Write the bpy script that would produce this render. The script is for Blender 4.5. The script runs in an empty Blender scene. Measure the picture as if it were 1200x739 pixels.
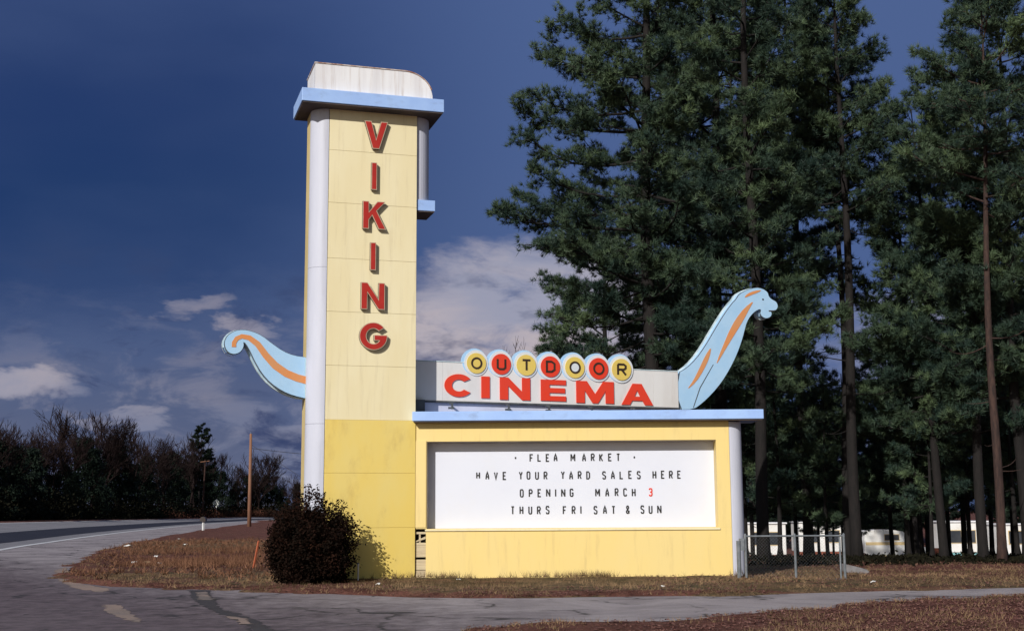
import bpy, math, random
import numpy as np
from mathutils import Vector, Matrix
from mathutils.geometry import tessellate_polygon

scene = bpy.context.scene
COL = scene.collection
R = math.radians
rng = np.random.default_rng(7)
random.seed(7)

# ------------------------------------------------------------------ camera
F = 1500.0                       # focal length in pixels of a 1200 px wide picture
CAM = Vector((0, 0, 1.65))
PITCH = math.atan((598 - 369.5) / F)
ROLL = R(0.35)
_r, _u, _f = Vector((1, 0, 0)), Vector((0, -math.sin(PITCH), math.cos(PITCH))), Vector((0, math.cos(PITCH), math.sin(PITCH)))
RT = _r * math.cos(ROLL) - _u * math.sin(ROLL)
UP = _u * math.cos(ROLL) + _r * math.sin(ROLL)
cd = bpy.data.cameras.new('camera')
cd.sensor_width = 36; cd.lens = 36 * F / 1200; cd.clip_end = 6000; cd.clip_start = 0.1
cam = bpy.data.objects.new('camera', cd); COL.objects.link(cam)
m = Matrix((RT, UP, -_f)).transposed().to_4x4(); m.translation = CAM
cam.matrix_world = m
scene.camera = cam

# ------------------------------------------------------------------ light and sky
SUN_AZ, SUN_EL = R(25), R(28)    # the sun stands behind the camera, to the left
sd = Vector((-math.sin(SUN_AZ) * math.cos(SUN_EL), -math.cos(SUN_AZ) * math.cos(SUN_EL), math.sin(SUN_EL)))
sl = bpy.data.lights.new('sun', 'SUN'); sl.energy = 4.2; sl.angle = R(0.5); sl.color = (1, 0.96, 0.885)
so = bpy.data.objects.new('sun', sl); COL.objects.link(so)
so.rotation_euler = sd.to_track_quat('Z', 'Y').to_euler(); so.location = (-20, -40, 30)
vs = scene.view_settings
vs.view_transform = 'Standard'; vs.look = 'None'; vs.gamma = 1; vs.exposure = 0; vs.use_curve_mapping = False


def lin(c):
    return tuple((x / 255 / 12.92) if x / 255 <= 0.04045 else ((x / 255 + 0.055) / 1.055) ** 2.4 for x in c)


class NT:
    """small node-tree helper"""
    def __init__(s, tree):
        s.t = tree; s.n = tree.nodes; s.l = tree.links
        s.n.clear()

    def new(s, kind, **kw):
        n = s.n.new(kind)
        for k, v in kw.items():
            setattr(n, k, v)
        return n

    def put(s, sock, v):
        if isinstance(v, bpy.types.NodeSocket):
            s.l.new(v, sock)
        else:
            if hasattr(sock.default_value, '__len__') and not hasattr(v, '__len__'):
                v = (v,) * len(sock.default_value)
            if hasattr(sock.default_value, '__len__') and len(sock.default_value) == 4 and len(v) == 3:
                v = (*v, 1)
            sock.default_value = v

    def math(s, op, a, b=0.0, c=0.0, clamp=False):
        n = s.new('ShaderNodeMath', operation=op, use_clamp=clamp)
        s.put(n.inputs[0], a); s.put(n.inputs[1], b); s.put(n.inputs[2], c)
        return n.outputs[0]

    def mapr(s, v, a, b, c=0.0, d=1.0, smooth=True):
        n = s.new('ShaderNodeMapRange', interpolation_type='SMOOTHSTEP' if smooth else 'LINEAR')
        for i, x in enumerate((v, a, b, c, d)):
            s.put(n.inputs[i], x)
        return n.outputs[0]

    def mix(s, f, a, b, mode='MIX'):
        n = s.new('ShaderNodeMix', data_type='RGBA', blend_type=mode)
        s.put(n.inputs[0], f); s.put(n.inputs[6], a); s.put(n.inputs[7], b)
        return n.outputs[2]

    def noise(s, vec, scale, detail=4.0, rough=0.55, dist=0.0):
        n = s.new('ShaderNodeTexNoise')
        s.put(n.inputs['Vector'], vec); s.put(n.inputs['Scale'], scale); s.put(n.inputs['Detail'], detail)
        s.put(n.inputs['Roughness'], rough); s.put(n.inputs['Distortion'], dist)
        return n.outputs[0]

    def ramp(s, f, stops):
        n = s.new('ShaderNodeValToRGB'); e = n.color_ramp.elements
        while len(e) < len(stops):
            e.new(0.5)
        for el, (p, c) in zip(e, stops):
            el.position = p; el.color = (*c, 1)
        s.put(n.inputs[0], f)
        return n.outputs[0]

    def scalev(s, vec, k):
        n = s.new('ShaderNodeMapping'); s.put(n.inputs['Vector'], vec); n.inputs['Scale'].default_value = k
        return n.outputs[0]


world = bpy.data.worlds.new('World'); scene.world = world; world.use_nodes = True
w = NT(world.node_tree)
tc = w.new('ShaderNodeTexCoord')
sx = w.new('ShaderNodeSeparateXYZ'); w.put(sx.inputs[0], tc.outputs['Generated'])
dx, dy, dz = sx.outputs
sky = w.new('ShaderNodeTexSky', sky_type='NISHITA', sun_disc=False, sun_elevation=SUN_EL, sun_rotation=R(180 + 25))
clear = w.new('ShaderNodeBackground'); w.put(clear.inputs[0], sky.outputs[0]); clear.inputs[1].default_value = 0.055
yy = w.math('MAXIMUM', dy, 0.05)
su = w.math('DIVIDE', dx, yy); sv = w.math('DIVIDE', dz, yy)      # where on the storm front
stre = w.scalev(tc.outputs['Generated'], (3.0, 3.0, 8.0))
n1 = w.noise(stre, 2.2, 6, 0.6, 0.3)
n2 = w.noise(w.scalev(tc.outputs['Generated'], (2.0, 2.0, 4.5)), 9.0, 8, 0.62, 0.4)
n3 = w.noise(stre, 0.9, 3, 0.5)
ev = w.math('ADD', sv, w.math('MULTIPLY', w.math('SUBTRACT', n1, 0.5), 0.10))
storm = w.ramp(ev, [(0.0, lin((102, 108, 133))), (0.07, lin((88, 97, 126))), (0.13, lin((74, 90, 128))),
                    (0.185, lin((46, 68, 112))), (0.26, lin((33, 58, 104))), (0.34, lin((37, 59, 106))),
                    (0.45, lin((52, 72, 118))), (1.0, lin((84, 98, 140)))])
rightlift = w.math('MULTIPLY', w.mapr(su, -0.26, 0.06), 0.85)
storm = w.mix(rightlift, storm, lin((80, 102, 150)))
storm = w.mix(w.math('MULTIPLY', w.mapr(n3, 0.4, 0.7), 0.15), storm, lin((86, 104, 142)))
# lit cloud banks: a soft ellipse each, broken up by noise
pu = w.math('ADD', su, w.math('MULTIPLY', w.math('SUBTRACT', n2, 0.5), 0.10))
pv = w.math('ADD', sv, w.math('MULTIPLY', w.math('SUBTRACT', n1, 0.5), 0.085))
tot = None
for u0, v0, ru, rv, k in [(0.0, 0.138, 0.13, 0.06, 0.95), (0.02, 0.178, 0.095, 0.045, 0.95), (-0.395, 0.102, 0.055, 0.014, 0.75), (-0.255, 0.158, 0.030, 0.011, 0.38),
                          (-0.212, 0.138, 0.030, 0.011, 0.45), (-0.155, 0.068, 0.05, 0.012, 0.4), (-0.29, 0.078, 0.022, 0.007, 0.45), (-0.325, 0.07, 0.016, 0.006, 0.35),
                          (-0.05, 0.12, 0.05, 0.016, 0.6), (0.42, 0.12, 0.2, 0.05, 0.35)]:
    a = w.math('DIVIDE', w.math('SUBTRACT', pu, u0), ru); b = w.math('DIVIDE', w.math('SUBTRACT', pv, v0), rv)
    d = w.math('ADD', w.math('MULTIPLY', a, a), w.math('MULTIPLY', b, b))
    g = w.math('MULTIPLY', w.mapr(d, 1.35, 0.25), k)
    tot = g if tot is None else w.math('MAXIMUM', tot, g)
wisp = w.math('MULTIPLY', w.math('MULTIPLY', w.mapr(n2, 0.47, 0.66), w.mapr(sv, 0.20, 0.06)), 0.30)
tot = w.math('MAXIMUM', tot, wisp)
tot = w.math('MULTIPLY', tot, w.mapr(n2, 0.18, 0.50))
storm = w.mix(tot, storm, w.mix(w.mapr(n1, 0.35, 0.65), lin((186, 176, 182)), lin((156, 158, 178))))
# dark ragged shreds across the lower sky
storm = w.mix(w.math('MULTIPLY', w.mapr(w.noise(stre, 3.6, 5, 0.6), 0.56, 0.72), w.math('MULTIPLY', w.mapr(sv, 0.25, 0.12), 0.75)), storm, lin((54, 68, 106)))
storm = w.mix(w.math('MULTIPLY', w.mapr(w.noise(w.scalev(tc.outputs['Generated'], (2.0, 2.0, 5.0)), 5.2, 6, 0.65, 0.8), 0.53, 0.66), w.math('MULTIPLY', w.mapr(sv, 0.22, 0.10), w.math('MULTIPLY', w.mapr(su, -0.06, -0.16), 0.75))), storm, lin((52, 64, 102)))
stormbg = w.new('ShaderNodeBackground'); w.put(stormbg.inputs[0], storm); stormbg.inputs[1].default_value = 1.0
fm = w.mapr(w.math('ADD', dy, w.math('MULTIPLY', dz, -0.25)), -0.25, 0.35)
mx = w.new('ShaderNodeMixShader'); w.put(mx.inputs[0], fm)
w.l.new(clear.outputs[0], mx.inputs[1]); w.l.new(stormbg.outputs[0], mx.inputs[2])
wo = w.new('ShaderNodeOutputWorld'); w.l.new(mx.outputs[0], wo.inputs[0])

# ------------------------------------------------------------------ picture geometry -> metres


def ray(px, py):
    return (RT * ((px - 600) / F) + UP * ((369.5 - py) / F) + _f)


def G(px, py, z=0.0):
    d = ray(px, py); t = (z - CAM.z) / d.z
    p = CAM + d * t
    return (p.x, p.y)


def atY(px, py, Y):
    d = ray(px, py)
    return CAM + d * (Y / d.y)


class Plane:
    """vertical plane: origin o (x,y), turned by angle a; s runs along it, t away from the viewer, z up"""
    def __init__(s, o, a):
        s.o = Vector((o[0], o[1], 0)); s.e = Vector((math.cos(a), math.sin(a), 0)); s.n = Vector((-math.sin(a), math.cos(a), 0))

    def un(s, px, py, t=0.0):
        d = ray(px, py); o = s.o + s.n * t
        k = (o - CAM).dot(s.n) / d.dot(s.n)
        p = CAM + d * k
        return ((p - s.o).dot(s.e), p.z)

    def pt(s, a, t, z):
        p = s.o + s.e * a + s.n * t
        return (p.x, p.y, z)


# ------------------------------------------------------------------ mesh helpers
class MB:
    def __init__(s):
        s.v = []; s.f = []

    def add(s, vs_, fs):
        b = len(s.v); s.v += [tuple(p) for p in vs_]; s.f += [tuple(b + i for i in f) for f in fs]
        return s

    def box(s, P, a0, a1, t0, t1, z0, z1):
        c = [P.pt(a, t, z) for z in (z0, z1) for a, t in ((a0, t0), (a1, t0), (a1, t1), (a0, t1))]
        return s.add(c, [(3, 2, 1, 0), (4, 5, 6, 7), (0, 1, 5, 4), (1, 2, 6, 5), (2, 3, 7, 6), (3, 0, 4, 7)])

    def prism(s, P, loops, t0, t1):
        """loops of (s,z); the first is the outline, others are holes; extruded from depth t0 to t1"""
        n = sum(len(l) for l in loops)
        flat = [q for l in loops for q in l]
        tris = tessellate_polygon([[Vector((q[0], q[1], 0)) for q in l] for l in loops])
        vs_ = [P.pt(q[0], t0, q[1]) for q in flat] + [P.pt(q[0], t1, q[1]) for q in flat]
        fs = []
        for a, b, c in tris:
            fs += [(a, b, c), (c + n, b + n, a + n)]
        b0 = 0
        for l in loops:
            k = len(l)
            for i in range(k):
                j = (i + 1) % k
                fs.append((b0 + i, b0 + j, b0 + j + n, b0 + i + n))
            b0 += k
        return s.add(vs_, fs)

    def vprism(s, pts, z0, z1):
        """plan outline (x,y) pushed up from z0 to z1"""
        n = len(pts)
        s.add([(x, y, z0) for x, y in pts] + [(x, y, z1) for x, y in pts],
              [tuple(range(n - 1, -1, -1)), tuple(range(n, 2 * n))] + [(i, (i + 1) % n, (i + 1) % n + n, i + n) for i in range(n)])
        return s

    def tube(s, pts, rad, k=8, cap=True):
        pts = [Vector(p) for p in pts]
        if not hasattr(rad, '__len__'):
            rad = [rad] * len(pts)
        b = len(s.v)
        for i, p in enumerate(pts):
            d = (pts[min(i + 1, len(pts) - 1)] - pts[max(i - 1, 0)]).normalized()
            x = d.orthogonal().normalized() if abs(d.z) < 0.98 else Vector((1, 0, 0))
            x = (x - d * x.dot(d)).normalized(); y = d.cross(x)
            for j in range(k):
                an = 2 * math.pi * j / k
                s.v.append(tuple(p + (x * math.cos(an) + y * math.sin(an)) * rad[i]))
        for i in range(len(pts) - 1):
            for j in range(k):
                s.f.append((b + i * k + j, b + i * k + (j + 1) % k, b + (i + 1) * k + (j + 1) % k, b + (i + 1) * k + j))
        if cap:
            s.f.append(tuple(b + j for j in range(k - 1, -1, -1)))
            e = b + (len(pts) - 1) * k
            s.f.append(tuple(e + j for j in range(k)))
        return s


def link(name, mesh, parent=None):
    o = bpy.data.objects.new(name, mesh); COL.objects.link(o)
    if parent is not None:
        o.parent = parent
    return o


def wloc(o):
    p = Vector((0, 0, 0))
    while o is not None:
        p += o.location; o = o.parent
    return p


def part(name, mb, mt, parent=None, smooth=False, bevel=0.0, recalc=True):
    """world-space geometry -> ONE mesh object, set under its thing"""
    o0 = wloc(parent) if parent is not None else Vector((0, 0, 0))
    me = bpy.data.meshes.new(name)
    me.from_pydata([(x - o0.x, y - o0.y, z - o0.z) for x, y, z in mb.v], [], mb.f)
    if recalc:
        import bmesh
        b = bmesh.new(); b.from_mesh(me)
        bmesh.ops.recalc_face_normals(b, faces=b.faces); b.to_mesh(me); b.free()
    me.materials.append(mt)
    if smooth:
        me.polygons.foreach_set('use_smooth', [True] * len(me.polygons))
    o = link(name, me, parent)
    if bevel:
        md = o.modifiers.new('bevel', 'BEVEL'); md.width = bevel; md.segments = 2; md.limit_method = 'ANGLE'
    return o


def fastmesh(name, V, T, mt, parent=None, tint=None):
    """numpy vertices + triangles"""
    V = np.asarray(V, np.float32).reshape(-1, 3); T = np.asarray(T, np.int32).reshape(-1, 3)
    if parent is not None:
        V = V - np.array(wloc(parent), np.float32)
    me = bpy.data.meshes.new(name)
    me.vertices.add(len(V)); me.vertices.foreach_set('co', V.ravel())
    me.loops.add(T.size); me.loops.foreach_set('vertex_index', T.ravel())
    me.polygons.add(len(T)); me.polygons.foreach_set('loop_start', np.arange(0, T.size, 3, dtype=np.int32))
    me.polygons.foreach_set('loop_total', np.full(len(T), 3, np.int32))
    me.update(calc_edges=True)
    if tint is not None:
        at = me.attributes.new('tint', 'FLOAT', 'POINT'); at.data.foreach_set('value', np.asarray(tint, np.float32))
    me.materials.append(mt)
    return link(name, me, parent)


def thing(name, loc, label, cat, group=None):
    o = bpy.data.objects.new(name, None); COL.objects.link(o); o.location = loc
    o['label'] = label; o['category'] = cat
    if group:
        o['group'] = group
    return o


def tag(o, label, cat, group=None, kind=None):
    if label:
        o['label'] = label; o['category'] = cat
    if group:
        o['group'] = group
    if kind:
        o['kind'] = kind
    return o


def dup(root, loc, rz, sc, label, group):
    r = root.copy(); COL.objects.link(r); r.location = loc; r.rotation_euler = (0, 0, rz); r.scale = (sc, sc, sc)
    r['label'] = label; r['group'] = group
    for ch in list(root.children):
        c = ch.copy(); COL.objects.link(c); c.parent = r
    return r


# ------------------------------------------------------------------ materials
def material(name, c1, c2=None, scale=3.0, rough=0.7, bump=0.0, bscale=40.0, stretch=(1, 1, 1), dirt=None, dscale=1.2, damt=0.5, dst=(1, 1, 1), spec=0.3, metal=0.0, tint=False, transl=0.0):
    mt = bpy.data.materials.new(name); mt.use_nodes = True
    t = NT(mt.node_tree)
    out = t.new('ShaderNodeOutputMaterial'); p = t.new('ShaderNodeBsdfPrincipled')
    tcn = t.new('ShaderNodeTexCoord'); ob = tcn.outputs['Object']
    c = (*c1, 1)
    if c2:
        f = t.noise(t.scalev(ob, stretch), scale, 5, 0.6)
        if tint:
            a = t.new('ShaderNodeAttribute', attribute_name='tint')
            f = t.math('ADD', t.math('MULTIPLY', f, 0.25), t.math('MULTIPLY', a.outputs['Fac'], 0.75))
            c = t.mix(f, c1, c2)
        else:
            c = t.mix(t.mapr(f, 0.33, 0.67), c1, c2)
    if dirt:
        f = t.noise(t.scalev(ob, dst), dscale, 7, 0.68)
        c = t.mix(t.math('MULTIPLY', t.mapr(f, 0.5, 0.78), damt), c, dirt)
    t.put(p.inputs['Base Color'], c)
    p.inputs['Roughness'].default_value = rough; p.inputs['Metallic'].default_value = metal
    p.inputs['Specular IOR Level'].default_value = spec
    if bump:
        bn = t.new('ShaderNodeBump'); bn.inputs['Strength'].default_value = bump; bn.inputs['Distance'].default_value = 0.02
        t.put(bn.inputs['Height'], t.noise(t.scalev(ob, stretch), bscale, 4, 0.6)); t.l.new(bn.outputs[0], p.inputs['Normal'])
    sh = p.outputs[0]
    if transl:
        tr = t.new('ShaderNodeBsdfTranslucent'); t.put(tr.inputs[0], c)
        ms = t.new('ShaderNodeMixShader'); ms.inputs[0].default_value = transl
        t.l.new(sh, ms.inputs[1]); t.l.new(tr.outputs[0], ms.inputs[2]); sh = ms.outputs[0]
    t.l.new(sh, out.inputs[0])
    return mt


M = {}
M['cream'] = material('cream_paint', (0.78, 0.70, 0.475), (0.74, 0.645, 0.405), 0.8, 0.6, 0.06, 60, (1, 1, .3), (0.45, 0.36, 0.22), 3.2, 0.42, (2.6, 2.6, 0.16))
M['yellow'] = material('yellow_paint', (0.75, 0.56, 0.145), (0.73, 0.58, 0.20), 0.7, 0.55, 0.06, 60, (1, 1, .4), (0.42, 0.27, 0.10), 1.7, 0.45, (1, 1, 0.45))
M['yellow_wall'] = material('pale_yellow_paint', (0.77, 0.585, 0.225), (0.75, 0.585, 0.25), 0.7, 0.55, 0.06, 60, (1, 1, .4), (0.46, 0.33, 0.16), 2.6, 0.38, (2.2, 2.2, 0.25))
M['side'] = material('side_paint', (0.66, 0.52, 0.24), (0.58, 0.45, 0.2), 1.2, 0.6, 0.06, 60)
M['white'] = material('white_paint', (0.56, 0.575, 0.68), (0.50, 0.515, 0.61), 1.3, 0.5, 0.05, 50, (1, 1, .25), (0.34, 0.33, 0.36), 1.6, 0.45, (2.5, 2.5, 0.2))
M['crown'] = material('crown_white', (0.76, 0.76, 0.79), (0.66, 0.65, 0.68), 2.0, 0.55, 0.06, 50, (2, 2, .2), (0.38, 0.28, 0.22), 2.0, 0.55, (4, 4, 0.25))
M['rust'] = material('rusty_flashing', (0.30, 0.13, 0.07), (0.62, 0.55, 0.5), 5.0, 0.8, 0.2, 30)
M['blue'] = material('light_blue_paint', (0.30, 0.45, 0.80), (0.34, 0.50, 0.84), 1.5, 0.5, 0.05, 50, (1, 1, 1), (0.18, 0.22, 0.34), 2.5, 0.45, (1, 1, 2))
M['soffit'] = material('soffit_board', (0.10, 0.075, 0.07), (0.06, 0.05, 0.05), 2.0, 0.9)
M['sky_blue'] = material('pale_blue_enamel', (0.37, 0.59, 0.84), (0.42, 0.63, 0.86), 2.0, 0.35, 0.0, 50, (1, 1, 1), (0.30, 0.42, 0.52), 2.2, 0.3, spec=0.5)
M['pale_edge'] = material('pale_edge_metal', (0.62, 0.72, 0.76), (0.35, 0.45, 0.5), 3.0, 0.4)
M['dark_edge'] = material('dark_edge_metal', (0.09, 0.10, 0.11), (0.05, 0.05, 0.06), 4.0, 0.5)
M['orange'] = material('faded_orange_paint', (0.68, 0.26, 0.09), (0.62, 0.29, 0.13), 3.0, 0.5)
M['red_letter'] = material('red_letter_face', (0.40, 0.028, 0.02), (0.36, 0.022, 0.018), 4.0, 0.4)
M['letter_side'] = material('letter_return', (0.07, 0.05, 0.045), (0.12, 0.09, 0.07), 6.0, 0.5)
M['trim'] = material('letter_trim', (0.55, 0.45, 0.33), (0.45, 0.34, 0.25), 6.0, 0.4)
M['board'] = material('sign_board', (0.70, 0.69, 0.69), (0.64, 0.62, 0.615), 1.5, 0.4, 0.0, 40, (1, 1, .3), (0.5, 0.44, 0.4), 2.5, 0.35, (1.5, 1.5, .4))
M['sign_red'] = material('sign_red', (0.72, 0.05, 0.022), (0.68, 0.055, 0.03), 2.5, 0.35)
M['sign_yellow'] = material('sign_yellow', (0.72, 0.54, 0.12), (0.68, 0.5, 0.13), 4, 0.4)
M['halo'] = material('disc_surround', (0.68, 0.70, 0.73), (0.62, 0.66, 0.70), 3, 0.4)
M['ink'] = material('dark_brown_lettering', (0.035, 0.02, 0.014), (0.05, 0.03, 0.02), 5, 0.5)
M['message'] = material('message_panel', (0.665, 0.69, 0.79), (0.645, 0.67, 0.77), 0.9, 0.35, 0.0, 40, (1, 1, 1), (0.66, 0.66, 0.7), 1.5, 0.3)
M['reveal'] = material('recess_lining', (0.50, 0.45, 0.42), (0.38, 0.34, 0.32), 2, 0.7)
M['letter_black'] = material('black_letter', (0.02, 0.02, 0.022), (0.03, 0.028, 0.028), 5, 0.5)
M['parapet'] = material('pale_parapet', (0.56, 0.58, 0.72), (0.5, 0.52, 0.66), 2, 0.6)
M['cladding'] = material('worn_clapboard', (0.60, 0.50, 0.33), (0.45, 0.36, 0.24), 3, 0.8, 0.2, 30, (.4, .4, 6), (0.2, 0.15, 0.1), 3, 0.5)
M['hole'] = material('dark_gap', (0.01, 0.009, 0.008), (0.014, 0.012, 0.01), 3, 0.95)
M['galv'] = material('galvanised_steel', (0.25, 0.27, 0.30), (0.17, 0.19, 0.21), 8, 0.45, metal=0.5)
M['bark'] = material('pine_bark', (0.015, 0.012, 0.012), (0.009, 0.008, 0.008), 5, 0.9, 0.9, 9, (2.2, 2.2, .5))  # cloud shade over the trunks is darkened into this bark colour
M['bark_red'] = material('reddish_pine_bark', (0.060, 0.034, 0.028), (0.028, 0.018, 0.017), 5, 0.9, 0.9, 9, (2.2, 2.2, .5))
M['needle'] = material('pine_needles', (0.013, 0.033, 0.034), (0.118, 0.168, 0.078), 0.35, 0.55, tint=True, spec=0.25, transl=0.12)  # dark and pale tones imitate shaded and lit clumps
M['needle_far'] = material('far_pine_needles', (0.006, 0.012, 0.010), (0.020, 0.030, 0.018), 0.2, 0.7, tint=True, spec=0.1)  # cloud shade over the far evergreens is put into the needle colour
M['bare'] = material('bare_branches', (0.015, 0.010, 0.010), (0.026, 0.017, 0.017), 0.5, 0.9, spec=0.05)  # low colour carries the cloud shade lying over the tree line
M['bare_near'] = material('grey_bare_branches', (0.06, 0.045, 0.045), (0.04, 0.03, 0.03), 0.5, 0.9, spec=0.05)
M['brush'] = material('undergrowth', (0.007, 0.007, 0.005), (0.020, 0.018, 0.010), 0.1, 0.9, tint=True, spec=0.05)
M['redbrush'] = material('red_brown_brush', (0.055, 0.022, 0.015), (0.14, 0.062, 0.042), 0.1, 0.9, tint=True, spec=0.05)
M['bushleaf'] = material('red_brown_leaves', (0.005, 0.005, 0.004), (0.030, 0.012, 0.008), 2.0, 0.9, tint=True, spec=0.03)
M['pole'] = material('weathered_pole', (0.26, 0.13, 0.08), (0.18, 0.09, 0.06), 4, 0.9, 0.3, 12, (3, 3, .3))
M['pole_dark'] = material('dark_pole', (0.05, 0.025, 0.02), (0.035, 0.018, 0.016), 4, 0.9)
M['wire'] = material('wire', (0.03, 0.03, 0.035), (0.04, 0.04, 0.045), 4, 0.6)
M['post_white'] = material('white_post', (0.75, 0.75, 0.76), (0.6, 0.6, 0.6), 4, 0.6)
M['mail'] = material('mailbox_tin', (0.045, 0.03, 0.028), (0.03, 0.022, 0.02), 6, 0.5)
M['signplate'] = material('sign_plate', (0.80, 0.82, 0.78), (0.74, 0.76, 0.74), 3, 0.4)
M['stake'] = material('orange_stake', (0.42, 0.11, 0.05), (0.34, 0.09, 0.045), 6, 0.7)
M['paper'] = material('paper', (0.82, 0.82, 0.82), (0.7, 0.7, 0.7), 6, 0.8)
M['cardboard'] = material('cardboard', (0.42, 0.32, 0.2), (0.36, 0.27, 0.17), 6, 0.8)
M['stone'] = material('grey_stone', (0.22, 0.21, 0.22), (0.16, 0.15, 0.155), 6, 0.9, 0.5, 20)
M['trailer'] = material('trailer_skin', (0.80, 0.80, 0.80), (0.72, 0.70, 0.68), 0.8, 0.4, 0, 30, (1, 1, 1), (0.45, 0.4, 0.33), 0.8, 0.35)
M['trailer_tan'] = material('tan_trim', (0.62, 0.47, 0.25), (0.55, 0.42, 0.24), 1, 0.5)
M['teal'] = material('teal_panel', (0.20, 0.42, 0.46), (0.25, 0.46, 0.48), 1, 0.5)
M['brick'] = material('red_skirting', (0.27, 0.085, 0.05), (0.22, 0.075, 0.05), 2, 0.9)
M['glass'] = material('dark_window', (0.03, 0.035, 0.045), (0.05, 0.055, 0.065), 1, 0.15, spec=0.6)
M['tyre'] = material('tyre', (0.015, 0.015, 0.016), (0.025, 0.025, 0.025), 5, 0.9)
M['hub'] = material('wheel_hub', (0.45, 0.45, 0.46), (0.3, 0.3, 0.3), 5, 0.4, metal=0.5)
M['timber'] = material('orange_timber', (0.40, 0.17, 0.07), (0.30, 0.12, 0.05), 1.5, 0.8)


def ground_material():
    mt = bpy.data.materials.new('ground'); mt.use_nodes = True
    t = NT(mt.node_tree)
    out = t.new('ShaderNodeOutputMaterial'); p = t.new('ShaderNodeBsdfPrincipled')
    ob = t.new('ShaderNodeTexCoord').outputs['Object']
    a = t.new('ShaderNodeAttribute', attribute_name='tint').outputs['Fac']
    big = t.noise(ob, 0.42, 6, 0.72, 0.5); mid = t.noise(ob, 1.7, 6, 0.7); fine = t.noise(ob, 14, 4, 0.7)
    grass = t.mix(t.mapr(mid, 0.35, 0.65), (0.21, 0.135, 0.08), (0.075, 0.062, 0.034))
    straw = t.mix(t.mapr(mid, 0.35, 0.68), (0.185, 0.080, 0.062), (0.075, 0.026, 0.022))
    f = t.math('ADD', t.math('MULTIPLY', a, 0.9), t.math('MULTIPLY', t.math('SUBTRACT', t.math('ADD', t.math('MULTIPLY', big, 0.6), t.math('MULTIPLY', t.noise(t.scalev(ob, (0.5, 0.16, 1)), 0.8, 5, 0.7), 0.4)), 0.5), 3.0))
    c = t.mix(t.mapr(f, 0.25, 0.75), grass, straw)
    c = t.mix(t.math('MULTIPLY', t.mapr(fine, 0.42, 0.7), 0.65), c, (0.05, 0.03, 0.02))
    c = t.mix(t.math('MULTIPLY', t.mapr(t.noise(ob, 23, 3, 0.6), 0.62, 0.72), 0.5), c, (0.42, 0.33, 0.22))
    t.put(p.inputs['Base Color'], c); p.inputs['Roughness'].default_value = 0.95; p.inputs['Specular IOR Level'].default_value = 0.1
    b = t.new('ShaderNodeBump'); b.inputs['Strength'].default_value = 0.8; b.inputs['Distance'].default_value = 0.08
    t.put(b.inputs['Height'], t.noise(ob, 9, 6, 0.75)); t.l.new(b.outputs[0], p.inputs['Normal'])
    t.l.new(p.outputs[0], out.inputs[0])
    return mt


def asphalt_material(name, c1, c2, patch, crackamt, old=False):
    mt = bpy.data.materials.new(name); mt.use_nodes = True
    t = NT(mt.node_tree)
    out = t.new('ShaderNodeOutputMaterial'); p = t.new('ShaderNodeBsdfPrincipled')
    ob = t.new('ShaderNodeTexCoord').outputs['Object']
    big = t.noise(ob, 0.45, 6, 0.65, 0.6); fine = t.noise(ob, 30, 3, 0.8); mid = t.noise(ob, 3.0, 6, 0.7)
    c = t.mix(t.mapr(big, 0.36, 0.66), c1, c2)
    c = t.mix(t.math('MULTIPLY', t.mapr(mid, 0.5, 0.75), 0.35), c, patch)
    c = t.mix(t.math('MULTIPLY', t.mapr(fine, 0.5, 0.7), 0.5), c, tuple(x * 0.4 for x in c1))
    c = t.mix(t.math('MULTIPLY', t.mapr(t.noise(ob, 17, 2, 0.6), 0.6, 0.72), 0.45), c, tuple(x * 1.5 for x in c1))
    if old:
        sxyz = t.new('ShaderNodeSeparateXYZ'); t.put(sxyz.inputs[0], ob)
        oldf = t.math('ADD', t.math('ADD', t.math('MULTIPLY', sxyz.outputs[0], -0.16), t.math('MULTIPLY', sxyz.outputs[1], -0.11)), t.math('MULTIPLY', mid, 1.6))
        c = t.mix(t.math('MULTIPLY', t.mapr(oldf, -1.9, -0.6), 0.88), c, t.mix(t.mapr(mid, 0.35, 0.65), (0.115, 0.085, 0.10), (0.052, 0.038, 0.046)))
    vo = t.new('ShaderNodeTexVoronoi', feature='DISTANCE_TO_EDGE'); vo.inputs['Scale'].default_value = 0.42
    wv = t.new('ShaderNodeVectorMath', operation='ADD'); t.put(wv.inputs[0], ob)
    nn = t.new('ShaderNodeTexNoise'); nn.inputs['Scale'].default_value = 1.3; nn.inputs['Detail'].default_value = 5
    t.put(nn.inputs['Vector'], ob); t.l.new(nn.outputs['Color'], wv.inputs[1]); t.l.new(wv.outputs[0], vo.inputs['Vector'])
    cr = t.math('MULTIPLY', t.mapr(vo.outputs['Distance'], 0.03, 0.006), t.math('MULTIPLY', t.mapr(big, 0.45, 0.55), crackamt))
    c = t.mix(cr, c, (0.03, 0.028, 0.03))
    t.put(p.inputs['Base Color'], c); p.inputs['Roughness'].default_value = 0.85; p.inputs['Specular IOR Level'].default_value = 0.25
    b = t.new('ShaderNodeBump'); b.inputs['Strength'].default_value = 0.5; b.inputs['Distance'].default_value = 0.015
    t.put(b.inputs['Height'], fine); t.l.new(b.outputs[0], p.inputs['Normal'])
    t.l.new(p.outputs[0], out.inputs[0])
    return mt


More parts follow.
